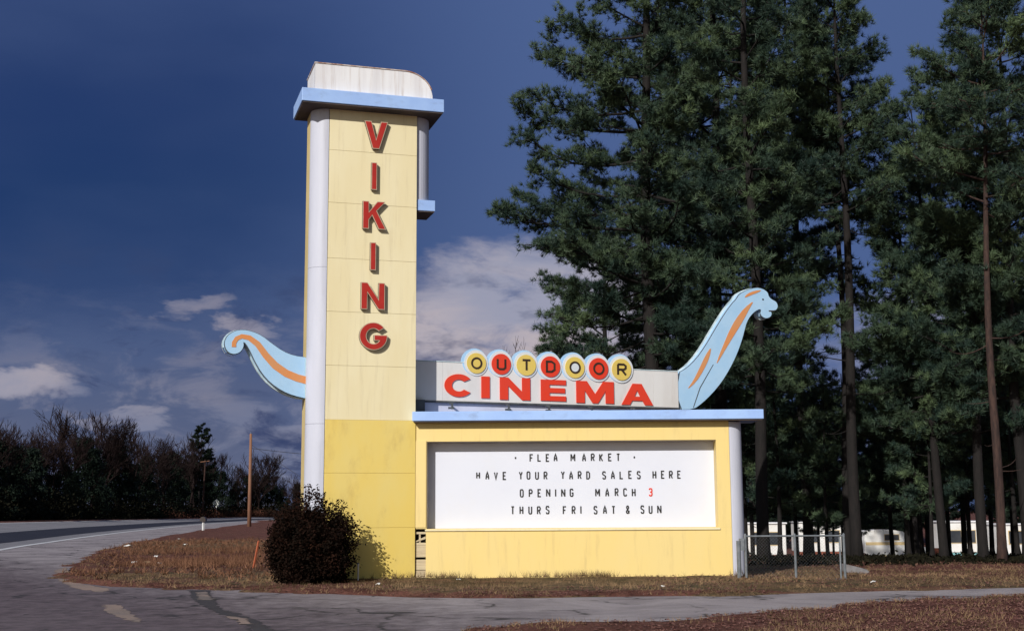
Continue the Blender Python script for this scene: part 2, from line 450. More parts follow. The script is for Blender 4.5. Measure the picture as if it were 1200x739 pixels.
M['ground'] = ground_material()
M['apron'] = asphalt_material('worn_asphalt', (0.335, 0.30, 0.315), (0.20, 0.175, 0.19), (0.25, 0.21, 0.19), 0.9, True)
M['lane_grey'] = asphalt_material('grey_lane', (0.24, 0.23, 0.25), (0.19, 0.185, 0.205), (0.2, 0.19, 0.19), 0.3)
M['lane_dark'] = asphalt_material('dark_lane', (0.018, 0.019, 0.032), (0.026, 0.027, 0.042), (0.03, 0.03, 0.042), 0.1)
M['tar'] = asphalt_material('tar_seam', (0.045, 0.040, 0.045), (0.06, 0.055, 0.06), (0.05, 0.045, 0.05), 0.2)
M['tan_patch'] = asphalt_material('sandy_patch', (0.30, 0.22, 0.185), (0.17, 0.145, 0.135), (0.15, 0.14, 0.15), 0.2)
M['line'] = material('road_paint', (0.72, 0.72, 0.73), (0.6, 0.6, 0.62), 1.0, 0.6, 0.1, 30, (1, 1, 1), (0.3, 0.3, 0.32), 2, 0.35)


# ------------------------------------------------------------------ terrain, road and drive
def ss(a, b, x):
    t = np.clip((x - a) / (b - a), 0, 1); return t * t * (3 - 2 * t)


line_px = [G(*p) for p in [(0, 645), (60, 635.3), (120, 626.8), (180, 619.8), (240, 614.0), (290, 610.6)]]
p0, p1 = np.array(line_px[0]), np.array(line_px[1])
dd = (p0 - p1) / np.linalg.norm(p0 - p1)
nearline = [tuple(p0 + dd * 95 + np.array((6, 0))), tuple(p0 + dd * 45 + np.array((1.5, 0)))] + line_px + [(-53, 300), (-45, 390), (-22, 480), (20, 560)]


def smooth_line(pts, step=3.0):
    P = np.array(pts, float); out = []
    for i in range(len(P) - 1):
        a = P[max(i - 1, 0)]; b = P[i]; c = P[i + 1]; d = P[min(i + 2, len(P) - 1)]
        n = max(2, int(np.linalg.norm(c - b) / step))
        for k in range(n):
            t = k / n
            out.append(0.5 * ((2 * b) + (-a + c) * t + (2 * a - 5 * b + 4 * c - d) * t * t + (-a + 3 * b - 3 * c + d) * t ** 3))
    out.append(P[-1]); return np.array(out)


LINE = smooth_line(nearline)
TAN = np.gradient(LINE, axis=0); TAN /= np.linalg.norm(TAN, axis=1)[:, None]
LEFT = np.stack([-TAN[:, 1], TAN[:, 0]], 1)
RW = 11.0


def bank(y):
    return np.interp(y, [-50, 110, 250, 400], [0.080, 0.080, 0.042, 0.036])


def road_d(x, y):
    """signed distance to the left of the near edge line"""
    q = np.stack([x, y], -1).reshape(-1, 2); d = np.empty(len(q))
    for i in range(0, len(q), 4000):
        c = q[i:i + 4000]
        k = np.argmin(((c[:, None, :] - LINE[None, ::2, :]) ** 2).sum(-1), axis=1) * 2
        d[i:i + 4000] = ((c - LINE[k]) * LEFT[k]).sum(-1)
    return d.reshape(np.shape(x))


def vnoise(x, y, s, seed):
    r = np.random.default_rng(seed); tab = r.random((256, 256))
    a, b = x * s, y * s; ia, ib = np.floor(a).astype(int), np.floor(b).astype(int); fa, fb = a - ia, b - ib
    fa = fa * fa * (3 - 2 * fa); fb = fb * fb * (3 - 2 * fb)
    T = lambda i, j: tab[i % 256, j % 256]
    return (T(ia, ib) * (1 - fa) + T(ia + 1, ib) * fa) * (1 - fb) + (T(ia, ib + 1) * (1 - fa) + T(ia + 1, ib + 1) * fa) * fb


isl = [(306, 611.2), (262, 617), (240, 620.5), (200, 627), (150, 637), (112, 648), (93, 659), (80, 668), (75, 676), (88, 682), (130, 687), (200, 689), (300, 691), (400, 696),
       (480, 699.5), (560, 700.5), (700, 699), (860, 697), (1000, 693), (1200, 688)]
low = [(1200, 701), (1040, 707), (900, 718), (800, 726), (700, 732), (560, 739)]
kk = [i for i in range(len(LINE)) if LINE[i][1] < 262]
apron = [G(*p) for p in isl] + [(32, 33.5), (32, 29.5)] + [G(*p) for p in low] + [(-3.2, 14), (-4, 6), (-4, -30)] + [tuple(LINE[i] - LEFT[i] * 0.0) for i in kk[::3]]
AP = np.array(apron)


def poly_sd(x, y, P):
    """signed distance to a polygon, negative inside"""
    sh = np.shape(x); q = np.stack([np.ravel(x), np.ravel(y)], 1); dm = np.full(len(q), 1e9); ins = np.zeros(len(q), bool)
    for i in range(len(P)):
        a, b = P[i], P[(i + 1) % len(P)]
        e = b - a; wv = q - a; t = np.clip((wv @ e) / max(e @ e, 1e-9), 0, 1)
        dm = np.minimum(dm, ((wv - t[:, None] * e) ** 2).sum(1))
        c = (a[1] > q[:, 1]) != (b[1] > q[:, 1])
        with np.errstate(divide='ignore', invalid='ignore'):
            xi = (b[0] - a[0]) * (q[:, 1] - a[1]) / (b[1] - a[1]) + a[0]
        ins ^= c & (q[:, 0] < xi)
    d = np.sqrt(dm); d[ins] *= -1
    return d.reshape(sh)


def base_h(x, y):
    z = -2.75 * ss(36, 98, y) * ss(-1, 12, x)
    d = road_d(x, y)
    z = z + bank(y) * np.clip(d, 0, RW) + 0.25 * ss(RW, RW + 30, d)
    return z, d


def hgt(x, y):
    """ground height at one spot"""
    z, d = base_h(np.array([float(x)]), np.array([float(y)])); return float(z[0])


def grid_axis(parts_):
    out = []
    for a, b, st in parts_:
        out += list(np.arange(a, b, st))
    return np.array(sorted(set(np.round(out, 3))))


gx = grid_axis([(-800, -120, 40), (-120, -40, 2.5), (-40, -16, 0.5), (-16, 13, 0.13), (13, 30, 0.6), (30, 100, 4), (100, 801, 50)])
gy = grid_axis([(-60, 12, 4), (12, 36, 0.13), (36, 62, 0.4), (62, 130, 1.5), (130, 420, 5), (420, 1800, 60)])
X, Y = np.meshgrid(gx, gy)
Z, D = base_h(X, Y)
SD = poly_sd(X, Y, AP)
nz = vnoise(X, Y, 1.1, 1) * 0.5 + vnoise(X, Y, 3.3, 2) * 0.3 + vnoise(X, Y, 0.3, 3) * 0.5
edge = SD + (vnoise(X, Y, 0.7, 6) - 0.5) * 0.8 + (vnoise(X, Y, 1.6, 4) - 0.5) * 0.7 + (vnoise(X, Y, 5, 5) - 0.5) * 0.4
lift = (0.02 + 0.075 * nz) * ss(-0.05, 0.5, edge) - 0.05 * (1 - ss(-0.25, 0.12, edge))
onroad = (D > -0.6) & (D < RW + 0.4)
lift = np.where(onroad, -0.06, lift)
pit = np.array(G(205, 655)); lift -= 0.22 * np.exp(-(((X - pit[0]) / 6) ** 2 + ((Y - pit[1]) / 6) ** 2)) * ss(0.3, 1.5, SD)
lift += 0.05 * np.exp(-((Y - 30.4) / 0.8) ** 2) * ((X > -4) & (X < 6)) * ss(0.3, 1.0, SD)
Zg = Z + lift
straw = ss(6, 11, X) * ss(26, 34, Y) + (SD > 0) * (Y < 26) * (X > -3) * 1.0 + 1.2 * np.exp(-(((X - pit[0] - 2) / 8) ** 2 + ((Y - pit[1] + 1) / 8) ** 2)) + 0.6 * ss(60, 90, Y) + 0.55 * np.exp(-((SD - 0.3) / 0.6) ** 2) + 0.35 * (X < 0)
ny, nx = X.shape
idx = np.arange(nx * ny).reshape(ny, nx)
a, b, c, d_ = idx[:-1, :-1].ravel(), idx[:-1, 1:].ravel(), idx[1:, 1:].ravel(), idx[1:, :-1].ravel()
gr = fastmesh('ground', np.stack([X.ravel(), Y.ravel(), Zg.ravel()], 1), np.concatenate([np.stack([a, b, c], 1), np.stack([a, c, d_], 1)]), M['ground'], tint=np.clip(straw, 0, 1).ravel())
gr.data.polygons.foreach_set('use_smooth', [True] * len(gr.data.polygons))
tag(gr, None, None, kind='structure')


def roughen(pts, amp, seed):
    q = random.Random(seed); o = []
    for i in range(len(pts)):
        a_, b_ = pts[i], pts[(i + 1) % len(pts)]; L_ = math.hypot(b_[0] - a_[0], b_[1] - a_[1]); n = max(1, int(L_ / .12))
        for k in range(n):
            o.append((a_[0] + (b_[0] - a_[0]) * k / n + q.gauss(0, amp), a_[1] + (b_[1] - a_[1]) * k / n + q.gauss(0, amp)))
    return o


def flat(name, pts, z, mt):
    tris = tessellate_polygon([[Vector((p[0], p[1], 0)) for p in pts]])
    mb = MB().add([(p[0], p[1], z) for p in pts], [tuple(t_) for t_ in tris])
    o = part(name, mb, mt, recalc=False); o['kind'] = 'structure'
    return o


flat('driveway', apron, 0.0, M['apron'])


def strip(name, d0, d1, dz, mt, i0=0, i1=None):
    mb = MB(); vs_ = []; fs = []
    ii = range(i0, (i1 or len(LINE)))
    for k, i in enumerate(ii):
        for dd_ in (d0, d1):
            q = LINE[i] + LEFT[i] * dd_
            vs_.append((q[0], q[1], float(bank(LINE[i][1])) * dd_ + dz))
        if k:
            fs.append((2 * k - 2, 2 * k, 2 * k + 1, 2 * k - 1))
    o = part(name, mb.add(vs_, fs), mt, recalc=False); o['kind'] = 'structure'
    return o


strip('road', 0.0, RW, 0.004, M['lane_grey'])
strip('road_resurfaced_lane', 1.5, 5.0, 0.010, M['lane_dark'])
strip('road_edge_line', 0.0, 0.26, 0.014, M['line'])
strip('road_edge_line', RW - 0.45, RW - 0.15, 0.014, M['line'])
# tar seams and sandy washes in the drive
for nm, pts, mt, z in [('tar_seam', [(222, 691), (245, 691), (248, 700), (262, 714), (300, 726), (320, 739), (305, 741), (285, 730), (250, 716), (226, 702)], 'tar', 0.004),
                       ('sandy_patch', [(229, 694), (243, 693), (249, 703), (235, 703)], 'tan_patch', 0.008),
                       ('sandy_patch', [(268, 722), (285, 724), (298, 731), (284, 731)], 'tan_patch', 0.008),
                       ('sandy_patch', [(122, 708), (138, 708), (160, 722), (165, 729), (148, 726), (124, 716)], 'tan_patch', 0.004),
                       ('tar_seam', [(421, 717.3), (470, 716.6), (500, 717.2), (470, 718.3), (424, 718.6)], 'tar', 0.004),
                       ('sandy_patch', [(64, 668), (76, 664), (96, 684), (130, 690), (118, 694), (84, 688), (70, 680)], 'tan_patch', 0.004)]:
    flat(nm, roughen([G(*p) for p in pts], .035, len(nm) + pts[0][0]), z, M[mt])

# ------------------------------------------------------------------ lettering
def ell(cx, cy, rx, ry, a0, a1, n=20):
    return [(cx + rx * math.cos(R(a0 + (a1 - a0) * i / n)), cy + ry * math.sin(R(a0 + (a1 - a0) * i / n))) for i in range(n + 1)]


BOLD = {  # outlines in a unit box
    'V': [[(0, 1), (.30, 1), (.5, .34), (.70, 1), (1, 1), (.645, 0), (.355, 0)]],
    'I': [[(0, 0), (1, 0), (1, 1), (0, 1)]],
    'K': [[(0, 0), (.27, 0), (.27, .33), (.40, .48), (.68, 0), (1, 0), (.60, .66), (.97, 1), (.62, 1), (.27, .62), (.27, 1), (0, 1)]],
    'N': [[(0, 0), (.27, 0), (.27, .62), (.73, 0), (1, 0), (1, 1), (.73, 1), (.73, .38), (.27, 1), (0, 1)]],
    'G': [ell(.5, .5, .5, .5, 38, 352, 30) + [(1, .55), (.52, .55), (.52, .34), (.70, .34)] + ell(.5, .5, .25, .27, 322, 42, 22)],
    'C': [ell(.5, .5, .5, .5, 36, 324, 30) + ell(.5, .5, .24, .26, 318, 42, 22)],
    'E': [[(0, 0), (1, 0), (1, .235), (.34, .235), (.34, .385), (.96, .385), (.96, .615), (.34, .615), (.34, .765), (1, .765), (1, 1), (0, 1)]],
    'M': [[(0, 0), (.22, 0), (.22, .58), (.43, 0), (.57, 0), (.78, .58), (.78, 0), (1, 0), (1, 1), (.72, 1), (.5, .42), (.28, 1), (0, 1)]],
    'A': [[(0, 0), (.26, 0), (.335, .2), (.665, .2), (.74, 0), (1, 0), (.64, 1), (.36, 1)], [(.41, .40), (.59, .40), (.5, .70)]],
}
OCT = [(0, .14), (.22, 0), (.78, 0), (1, .14), (1, .86), (.78, 1), (.22, 1), (0, .86)]
STROKE = {  # centre lines in a unit box; True = closed
    'A': [([(0, 0), (.12, .55), (.5, 1), (.88, .55), (1, 0)], 0), ([(.1, .36), (.9, .36)], 0)],
    'C': [([(1, .8), (.8, 1), (.22, 1), (0, .86), (0, .14), (.22, 0), (.8, 0), (1, .2)], 0)],
    'D': [([(0, 0), (.62, 0), (1, .2), (1, .8), (.62, 1), (0, 1)], 1)],
    'E': [([(1, 1), (0, 1), (0, 0), (1, 0)], 0), ([(0, .52), (.75, .52)], 0)],
    'F': [([(1, 1), (0, 1), (0, 0)], 0), ([(0, .52), (.75, .52)], 0)],
    'G': [([(1, .8), (.8, 1), (.22, 1), (0, .86), (0, .14), (.22, 0), (.8, 0), (1, .14), (1, .45), (.55, .45)], 0)],
    'H': [([(0, 0), (0, 1)], 0), ([(1, 0), (1, 1)], 0), ([(0, .5), (1, .5)], 0)],
    'I': [([(.5, 0), (.5, 1)], 0)],
    'K': [([(0, 0), (0, 1)], 0), ([(1, 1), (.08, .47)], 0), ([(.3, .56), (1, 0)], 0)],
    'L': [([(0, 1), (0, 0), (1, 0)], 0)],
    'M': [([(0, 0), (0, 1)], 0), ([(1, 0), (1, 1)], 0), ([(0, 1), (.5, .35), (1, 1)], 0)],
    'N': [([(0, 0), (0, 1)], 0), ([(1, 0), (1, 1)], 0), ([(0, 1), (1, 0)], 0)],
    'O': [(OCT, 1)],
    'P': [([(0, 0), (0, 1)], 0), ([(0, 1), (.75, 1), (1, .86), (1, .62), (.75, .48), (0, .48)], 0)],
    'R': [([(0, 0), (0, 1)], 0), ([(0, 1), (.75, 1), (1, .86), (1, .64), (.75, .5), (0, .5)], 0), ([(.45, .5), (1, 0)], 0)],
    'S': [([(1, .82), (.8, 1), (.2, 1), (0, .84), (0, .64), (1, .38), (1, .16), (.8, 0), (.2, 0), (0, .18)], 0)],
    'T': [([(0, 1), (1, 1)], 0), ([(.5, 0), (.5, 1)], 0)],
    'U': [([(0, 1), (0, .14), (.22, 0), (.78, 0), (1, .14), (1, 1)], 0)],
    'V': [([(0, 1), (.5, 0), (1, 1)], 0)],
    'Y': [([(0, 1), (.5, .5), (1, 1)], 0), ([(.5, .5), (.5, 0)], 0)],
    '3': [([(0, .84), (.2, 1), (.8, 1), (1, .86), (1, .64), (.75, .52), (.3, .52)], 0), ([(.75, .52), (1, .4), (1, .16), (.8, 0), (.2, 0), (0, .16)], 0)],
    '&': [([(1, 0), (.1, .72), (.1, .9), (.3, 1), (.6, 1), (.75, .88), (.75, .72), (.42, .5)], 0), ([(.40, .48), (0, .3), (0, .12), (.2, 0), (.6, 0), (1, .36)], 0)],
    '.': [([(.15, .5), (.85, .5)], 0)],
}


def ribbon(pts, wd, closed):
    """centre line -> outline loop(s) with mitred joints"""
    n = len(pts); L_, R_ = [], []
    for i in range(n):
        p = Vector(pts[i])
        a = Vector(pts[i - 1]) if (closed or i > 0) else None
        b = Vector(pts[(i + 1) % n]) if (closed or i < n - 1) else None
        d1 = (p - a).normalized() if a is not None else None
        d2 = (b - p).normalized() if b is not None else None
        if d1 is None: d1 = d2
        if d2 is None: d2 = d1
        n1, n2 = Vector((-d1.y, d1.x)), Vector((-d2.y, d2.x))
        mm = (n1 + n2)
        mm = mm.normalized() if mm.length > 1e-4 else n1
        k = wd / 2 / max(mm.dot(n1), 0.45)
        q = p.copy()
        L_.append(tuple(q + mm * k)); R_.append(tuple(q - mm * k))
    return [L_, R_] if closed else [L_ + R_[::-1]]


def stroke_letter(mb, P, ch, x0, x1, z0, z1, wd, t0, t1):
    for i, (ln, closed) in enumerate(STROKE[ch]):
        pts = [(x0 + wd / 2 + q[0] * (x1 - x0 - wd), z0 + wd / 2 + q[1] * (z1 - z0 - wd)) for q in ln]
        lo = ribbon(pts, wd, closed)
        if closed and abs(sum(a[0] * b[1] - b[0] * a[1] for a, b in zip(lo[0], lo[0][1:] + lo[0][:1]))) < abs(sum(a[0] * b[1] - b[0] * a[1] for a, b in zip(lo[1], lo[1][1:] + lo[1][:1]))):
            lo = [lo[1], lo[0]]
        mb.prism(P, lo, t0 - 0.0015 * i, t1)


# ------------------------------------------------------------------ the tower
TA = R(17)
qr = atY(488, 300, 30.55)
TP = Plane((qr.x, qr.y), TA)                 # s = 0 at the right edge of the yellow face
s0 = TP.un(384, 300)[0]
zt = TP.un(438, 134)[1] + 0.25               # top of the shaft, hidden above the soffit
zj = TP.un(435, 492)[1]                      # where the deeper yellow begins
rc = 0.40; TD = 0.95
tower = thing('sign_tower', TP.pt(s0 / 2, 0, 0), 'tall yellow sign tower with rounded white corner, blue cornice and red vertical lettering', 'sign tower')
core = MB().box(TP, s0 + 0.02, -0.02, 0.05, TD, -0.3, zt); part('core', core, M['side'], tower)
up = MB(); joints = [zj] + [TP.un(435, y)[1] for y in (429, 366.5, 304.5, 240, 179)] + [zt]
for za, zb in zip(joints[:-1], joints[1:]):
    up.box(TP, s0, 0, 0, 0.045, za + 0.002, zb - 0.002)
part('front_panel', up, M['cream'], tower, bevel=0.006)
lo_ = MB(); jl = [-0.3] + [TP.un(435, y)[1] for y in (618, 554)] + [zj]
for za, zb in zip(jl[:-1], jl[1:]):
    lo_.box(TP, s0, 0.0, -0.012, 0.045, za + 0.0015, zb - 0.0015)
pl = part('lower_front_panel', lo_, M['yellow'], tower, bevel=0.006); pl['label'] = 'deeper yellow lower panel of the tower'


def arc_wall(P, cs, ct, r0, r1, a0, a1, z0, z1, n=14):
    o = [P.pt(cs + r0 * math.cos(R(a0 + (a1 - a0) * i / n)), ct + r0 * math.sin(R(a0 + (a1 - a0) * i / n)), 0)[:2] for i in range(n + 1)]
    q = [P.pt(cs + r1 * math.cos(R(a0 + (a1 - a0) * i / n)), ct + r1 * math.sin(R(a0 + (a1 - a0) * i / n)), 0)[:2] for i in range(n, -1, -1)]
    return MB().vprism(o + q, z0, z1)


cj = [-0.3] + [TP.un(372, y)[1] for y in (496, 312)] + [zt]
cw = MB()
for za, zb in zip(cj[:-1], cj[1:]):
    q = arc_wall(TP, s0 - 0.012, rc, rc, rc - 0.05, 180, 270, za + 0.002, zb - 0.002); cw.add(q.v, q.f)
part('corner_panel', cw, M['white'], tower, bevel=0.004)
part('side_panel', MB().box(TP, s0 - 0.41, s0 - 0.36, rc + 0.012, TD, -0.3, zt), M['side'], tower)
part('back_panel', MB().box(TP, s0 - 0.34, 0, TD + 0.003, TD + 0.05, -0.3, zt), M['side'], tower)
# right: rounded white pilaster standing on a blue ledge
zl0, zl1 = TP.un(500, 247, 0.06)[1], TP.un(500, 234.5, 0.06)[1]
sl1 = TP.un(510, 240, 0.06)[0]
part('ledge', MB().box(TP, 0.004, sl1, 0.06, 0.95, zl0, zl1), M['blue'], tower, bevel=0.01)
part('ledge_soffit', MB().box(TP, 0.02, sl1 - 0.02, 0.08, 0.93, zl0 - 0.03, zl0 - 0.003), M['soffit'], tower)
sp = TP.un(502.5, 190, 0.4)[0]
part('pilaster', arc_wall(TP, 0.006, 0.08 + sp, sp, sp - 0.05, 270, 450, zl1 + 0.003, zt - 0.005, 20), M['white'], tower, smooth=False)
# cornice
TF = -0.40
cl, cr = TP.un(354, 110, TF)[0], TP.un(520.5, 124, TF)[0]
zc0 = (TP.un(353, 117, TF)[1] + TP.un(519.5, 132, TF)[1]) / 2; zc1 = (TP.un(355, 102, TF)[1] + TP.un(521, 117, TF)[1]) / 2
part('cornice', MB().box(TP, cl, cr, TF, 1.18, zc0, zc1), M['blue'], tower, bevel=0.012)
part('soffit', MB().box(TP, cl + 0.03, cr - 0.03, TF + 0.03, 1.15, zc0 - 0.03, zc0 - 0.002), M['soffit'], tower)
# crown
TCN = -0.24
kl = TP.un(369.5, 90, TCN)[0]; kr = TP.un(507, 112, TCN)[0]; kz = TP.un(370, 74, TCN)[1]
rr = kr - TP.un(474, 84, TCN)[0]; rz_ = min(rr * 0.95, kz - zc1 - 0.05)
prof = [(kl, zc1 + 0.003), (kr, zc1 + 0.003)] + ell(kr - rr, kz - rz_, rr, rz_, 0, 90, 16) + [(kl, kz)]
part('crown', MB().prism(TP, [prof], TCN, 1.1), M['crown'], tower)
rim = ell(kr - rr, kz - rz_, rr + 0.025, rz_ + 0.025, 20, 90, 14) + [(kl - 0.02, kz + 0.025), (kl - 0.02, kz + 0.003)] + ell(kr - rr, kz - rz_, rr + 0.003, rz_ + 0.003, 90, 20, 14)
part('flashing', MB().prism(TP, [rim], TCN - 0.02, 1.12), M['rust'], tower)
# raised letters
for ch, x0, x1, y0, y1 in [('V', 427, 454.5, 142.5, 174.5), ('I', 435.2, 441.8, 190.5, 222.5), ('K', 425, 452.5, 236, 268.5), ('I', 433.8, 440.6, 284, 316.5),
                           ('N', 423, 451, 331, 362.5), ('G', 421, 454, 377.5, 410)]:
    T0, T1 = -0.105, -0.03
    (sa, zb), (sb, _), (_, za) = TP.un(x0, (y0 + y1) / 2, T0), TP.un(x1, (y0 + y1) / 2, T0), TP.un((x0 + x1) / 2, y1, T0)
    zb = TP.un((x0 + x1) / 2, y0, T0)[1]
    loops = [[(sa + q[0] * (sb - sa), za + q[1] * (zb - za)) for q in l] for l in BOLD[ch]]
    L1 = part('letter', MB().prism(TP, loops, T0, T1), M['letter_side'], tower)
    mbs = MB()
    mid = ((sa + sb) / 2, (za + zb) / 2)
    part('trim', MB().prism(TP, loops, T0 - 0.006, T0 - 0.002), M['trim'], L1)

    def inset(l, dk):
        n = len(l); area = sum(l[i][0] * l[(i + 1) % n][1] - l[(i + 1) % n][0] * l[i][1] for i in range(n)); sg = 1 if area > 0 else -1
        o = []
        for i in range(n):
            p, a_, b_ = Vector(l[i]), Vector(l[i - 1]), Vector(l[(i + 1) % n])
            d1, d2 = (p - a_), (b_ - p)
            if d1.length < 1e-6 or d2.length < 1e-6:
                o.append(tuple(p)); continue
            d1.normalize(); d2.normalize()
            n1, n2 = Vector((-d1.y, d1.x)) * sg, Vector((-d2.y, d2.x)) * sg
            mm = n1 + n2; mm = mm.normalized() if mm.length > 1e-3 else n1
            o.append(tuple(p + mm * min(dk / max(mm.dot(n1), 0.3), dk * 2.2)))
        return o
    part('face', MB().prism(TP, [inset(l, 0.017) for l in loops], T0 - 0.012, T0 - 0.007), M['red_letter'], L1)
    st = MB()
    if ch == 'G':
        st.box(TP, sa + 0.06, sa + 0.10, T1 + 0.001, -0.001, za + 0.35 * (zb - za), za + 0.65 * (zb - za))
    elif ch == 'V':
        st.box(TP, mid[0] - 0.03, mid[0] + 0.03, T1 + 0.001, -0.001, za + 0.04, za + 0.15)
    elif ch == 'I':
        st.box(TP, mid[0] - 0.03, mid[0] + 0.03, T1 + 0.001, -0.001, za + 0.1 * (zb - za), za + 0.9 * (zb - za))
    else:
        st.box(TP, sa + 0.03, sa + 0.09, T1 + 0.001, -0.001, za + 0.1 * (zb - za), za + 0.9 * (zb - za))
    part('stand_off', st, M['letter_side'], L1)

# ------------------------------------------------------------------ marquee
MP = Plane((0, 30.55), R(-0.6))
ml, mr_ = MP.un(486, 600)[0], MP.un(857, 600)[0]
wl, wr = MP.un(500, 570)[0], MP.un(840.5, 570)[0]
wz0 = (MP.un(500, 619.5)[1] + MP.un(842, 617)[1]) / 2; wz1 = (MP.un(500, 517)[1] + MP.un(839, 515)[1]) / 2
MD = 1.15
TS = -0.28
zs0 = (MP.un(484, 493.5, TS)[1] + MP.un(895, 489.8, TS)[1]) / 2; zs1 = (MP.un(484, 482.5, TS)[1] + MP.un(895, 478.5, TS)[1]) / 2
ssl, ssr = MP.un(483, 488, TS)[0], MP.un(895, 484, TS)[0]
marq = thing('marquee_building', MP.pt((ml + mr_) / 2, 0, 0), 'low yellow marquee building with blue roof slab and white message board', 'marquee')
RD = 0.40                                      # recess depth
WT = RD + 0.05
gl = MP.un(499, 650)[0]                        # broken strip beside the tower
wall = MB()
wall.box(MP, ml, mr_, 0, WT, wz1, zs0 - 0.004)                 # head
wall.box(MP, gl, mr_, 0, WT, -0.3, wz0)                        # sill wall
wall.box(MP, ml, wl, 0.001, WT, wz0 + 0.001, wz1 - 0.001)      # left jamb
wall.box(MP, wr, mr_, 0.001, WT, wz0 + 0.001, wz1 - 0.001)     # right jamb
part('wall', wall, M['yellow_wall'], marq)
part('back_wall', MB().box(MP, ml, mr_, MD - 0.05, MD, -0.3, zs0 - 0.004), M['side'], marq)
part('pilaster_strip', MB().box(MP, ml - 0.01, gl, -0.02, -0.002, wz0 + 0.03, wz1 + 0.02), M['yellow_wall'], marq, bevel=0.004)
# curved white end
ce = 0.335
q = arc_wall(MP, mr_ + 0.006, ce + 0.0, ce, ce - 0.05, 270, 360, -0.3, zs0 - 0.05, 12)
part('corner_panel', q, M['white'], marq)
part('side_wall', MB().box(MP, mr_ + ce - 0.05, mr_ + ce - 0.005, ce + 0.003, MD, -0.3, zs0 - 0.004), M['white'], marq)
slab = part('roof_slab', MB().box(MP, ssl, ssr, TS, MD + 0.25, zs0, zs1), M['blue'], marq, bevel=0.015)
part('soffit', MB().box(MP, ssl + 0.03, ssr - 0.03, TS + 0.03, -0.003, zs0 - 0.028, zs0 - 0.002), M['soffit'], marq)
sill = part('sill', MB().box(MP, gl - 0.02, wr + 0.04, -0.035, -0.002, wz0 - 0.055, wz0 - 0.012), M['cream'], marq, bevel=0.006)
# broken cladding next to the tower
zt_ = wz0 + 0.02
clb = MB(); zz = -0.2
rb = random.Random(4)
levels = [(0.0, .10), (.105, .33), (.345, .58), (.635, .90), (.905, .97), (1.17, 1.22)]
base_z = -0.05
for a_, b_ in levels:
    clb.box(MP, ml + 0.005, gl - 0.004, 0.03 + rb.random() * .015, 0.06, base_z + a_, base_z + b_)
clb.prism(MP, [[(ml + 0.005, base_z + .975), (gl - 0.01, base_z + 1.06), (gl - 0.01, base_z + 1.12), (ml + 0.005, base_z + 1.0)]], 0.02, 0.05)
clb.box(MP, ml + 0.1, ml + 0.14, 0.035, 0.06, base_z + 0.975, base_z + 1.165)
part('broken_cladding', clb, M['cladding'], marq)
part('dark_cavity', MB().box(MP, ml, gl - 0.002, 0.16, WT, -0.3, wz0), M['hole'], marq)
# message board inside the recess
lin_ = MB()
lin_.box(MP, wl + 0.001, wr - 0.001, 0.03, RD - 0.004, wz1 - 0.012, wz1 - 0.002)
lin_.box(MP, wl + 0.001, wl + 0.012, 0.03, RD - 0.004, wz0 + 0.003, wz1 - 0.014)
part('recess_lining', lin_, M['reveal'], marq)
bd = MB(); cuts = [wl + 0.002, wr - 0.002]
for a_, b_ in zip(cuts[:-1], cuts[1:]):
    bd.box(MP, a_ + 0.002, b_ - 0.002, RD - 0.003, RD + 0.03, wz0 + 0.002, wz1 - 0.016)
board = part('message_board', bd, M['message'], marq)
rails = MB()
LINES = [[('.', 602), ('F', 620.7), ('L', 629.9), ('E', 639.7), ('A', 649), ('M', 668.8), ('A', 682.5), ('R', 692.7), ('K', 702.5), ('E', 713), ('T', 722.6), ('.', 741.6)],
         [('H', 558), ('A', 568.8), ('V', 578.8), ('E', 589), ('Y', 608), ('O', 617), ('U', 627), ('R', 637), ('Y', 657.3), ('A', 667), ('R', 677), ('D', 687),
          ('S', 705.7), ('A', 716), ('L', 726), ('E', 736.3), ('S', 746.3), ('H', 764.7), ('E', 774.7), ('R', 784), ('E', 793.7)],
         [('O', 609), ('P', 619.4), ('E', 629.7), ('N', 639.7), ('I', 648.7), ('N', 657.3), ('G', 667.3), ('M', 697.2), ('A', 709), ('R', 720), ('C', 730), ('H', 740), ('3', 759.8)],
         [('T', 598.3), ('H', 608.5), ('U', 618.8), ('R', 628.8), ('S', 639), ('F', 659), ('R', 669.4), ('I', 678), ('S', 695), ('A', 706), ('T', 716), ('&', 732.8),
          ('S', 749.8), ('U', 759.3), ('N', 769.3)]]
ROWS = [(531.0, 540.2), (551.7, 561.2), (572.0, 581.6), (592.2, 602.0)]
for row, (ya, yb) in zip(LINES, ROWS):
    za = MP.un(675, yb, RD)[1]; zb = MP.un(675, ya, RD)[1]
    for ch, x in row:
        wpx = {'M': 5.6, 'I': 4.4, 'N': 5.0}.get(ch, 4.5)
        xa, xb = MP.un(x, 565, RD)[0], MP.un(x + wpx, 565, RD)[0]
        j = random.uniform(-.006, .006)
        mb = MB(); zlow, zhigh = za + j, zb + j
        if ch == 'H' and x == 558:
            zlow = za + (zb - za) * 0.14
        stroke_letter(mb, MP, ch, xa, xb, zlow, zhigh, 0.028 if ch != '.' else 0.045, RD - 0.016, RD - 0.0045)
        lt = part('letter', mb, M['sign_red'] if ch == '3' else M['letter_black'], board)
        if ch == '3':
            lt['label'] = 'red changeable numeral on the message board'

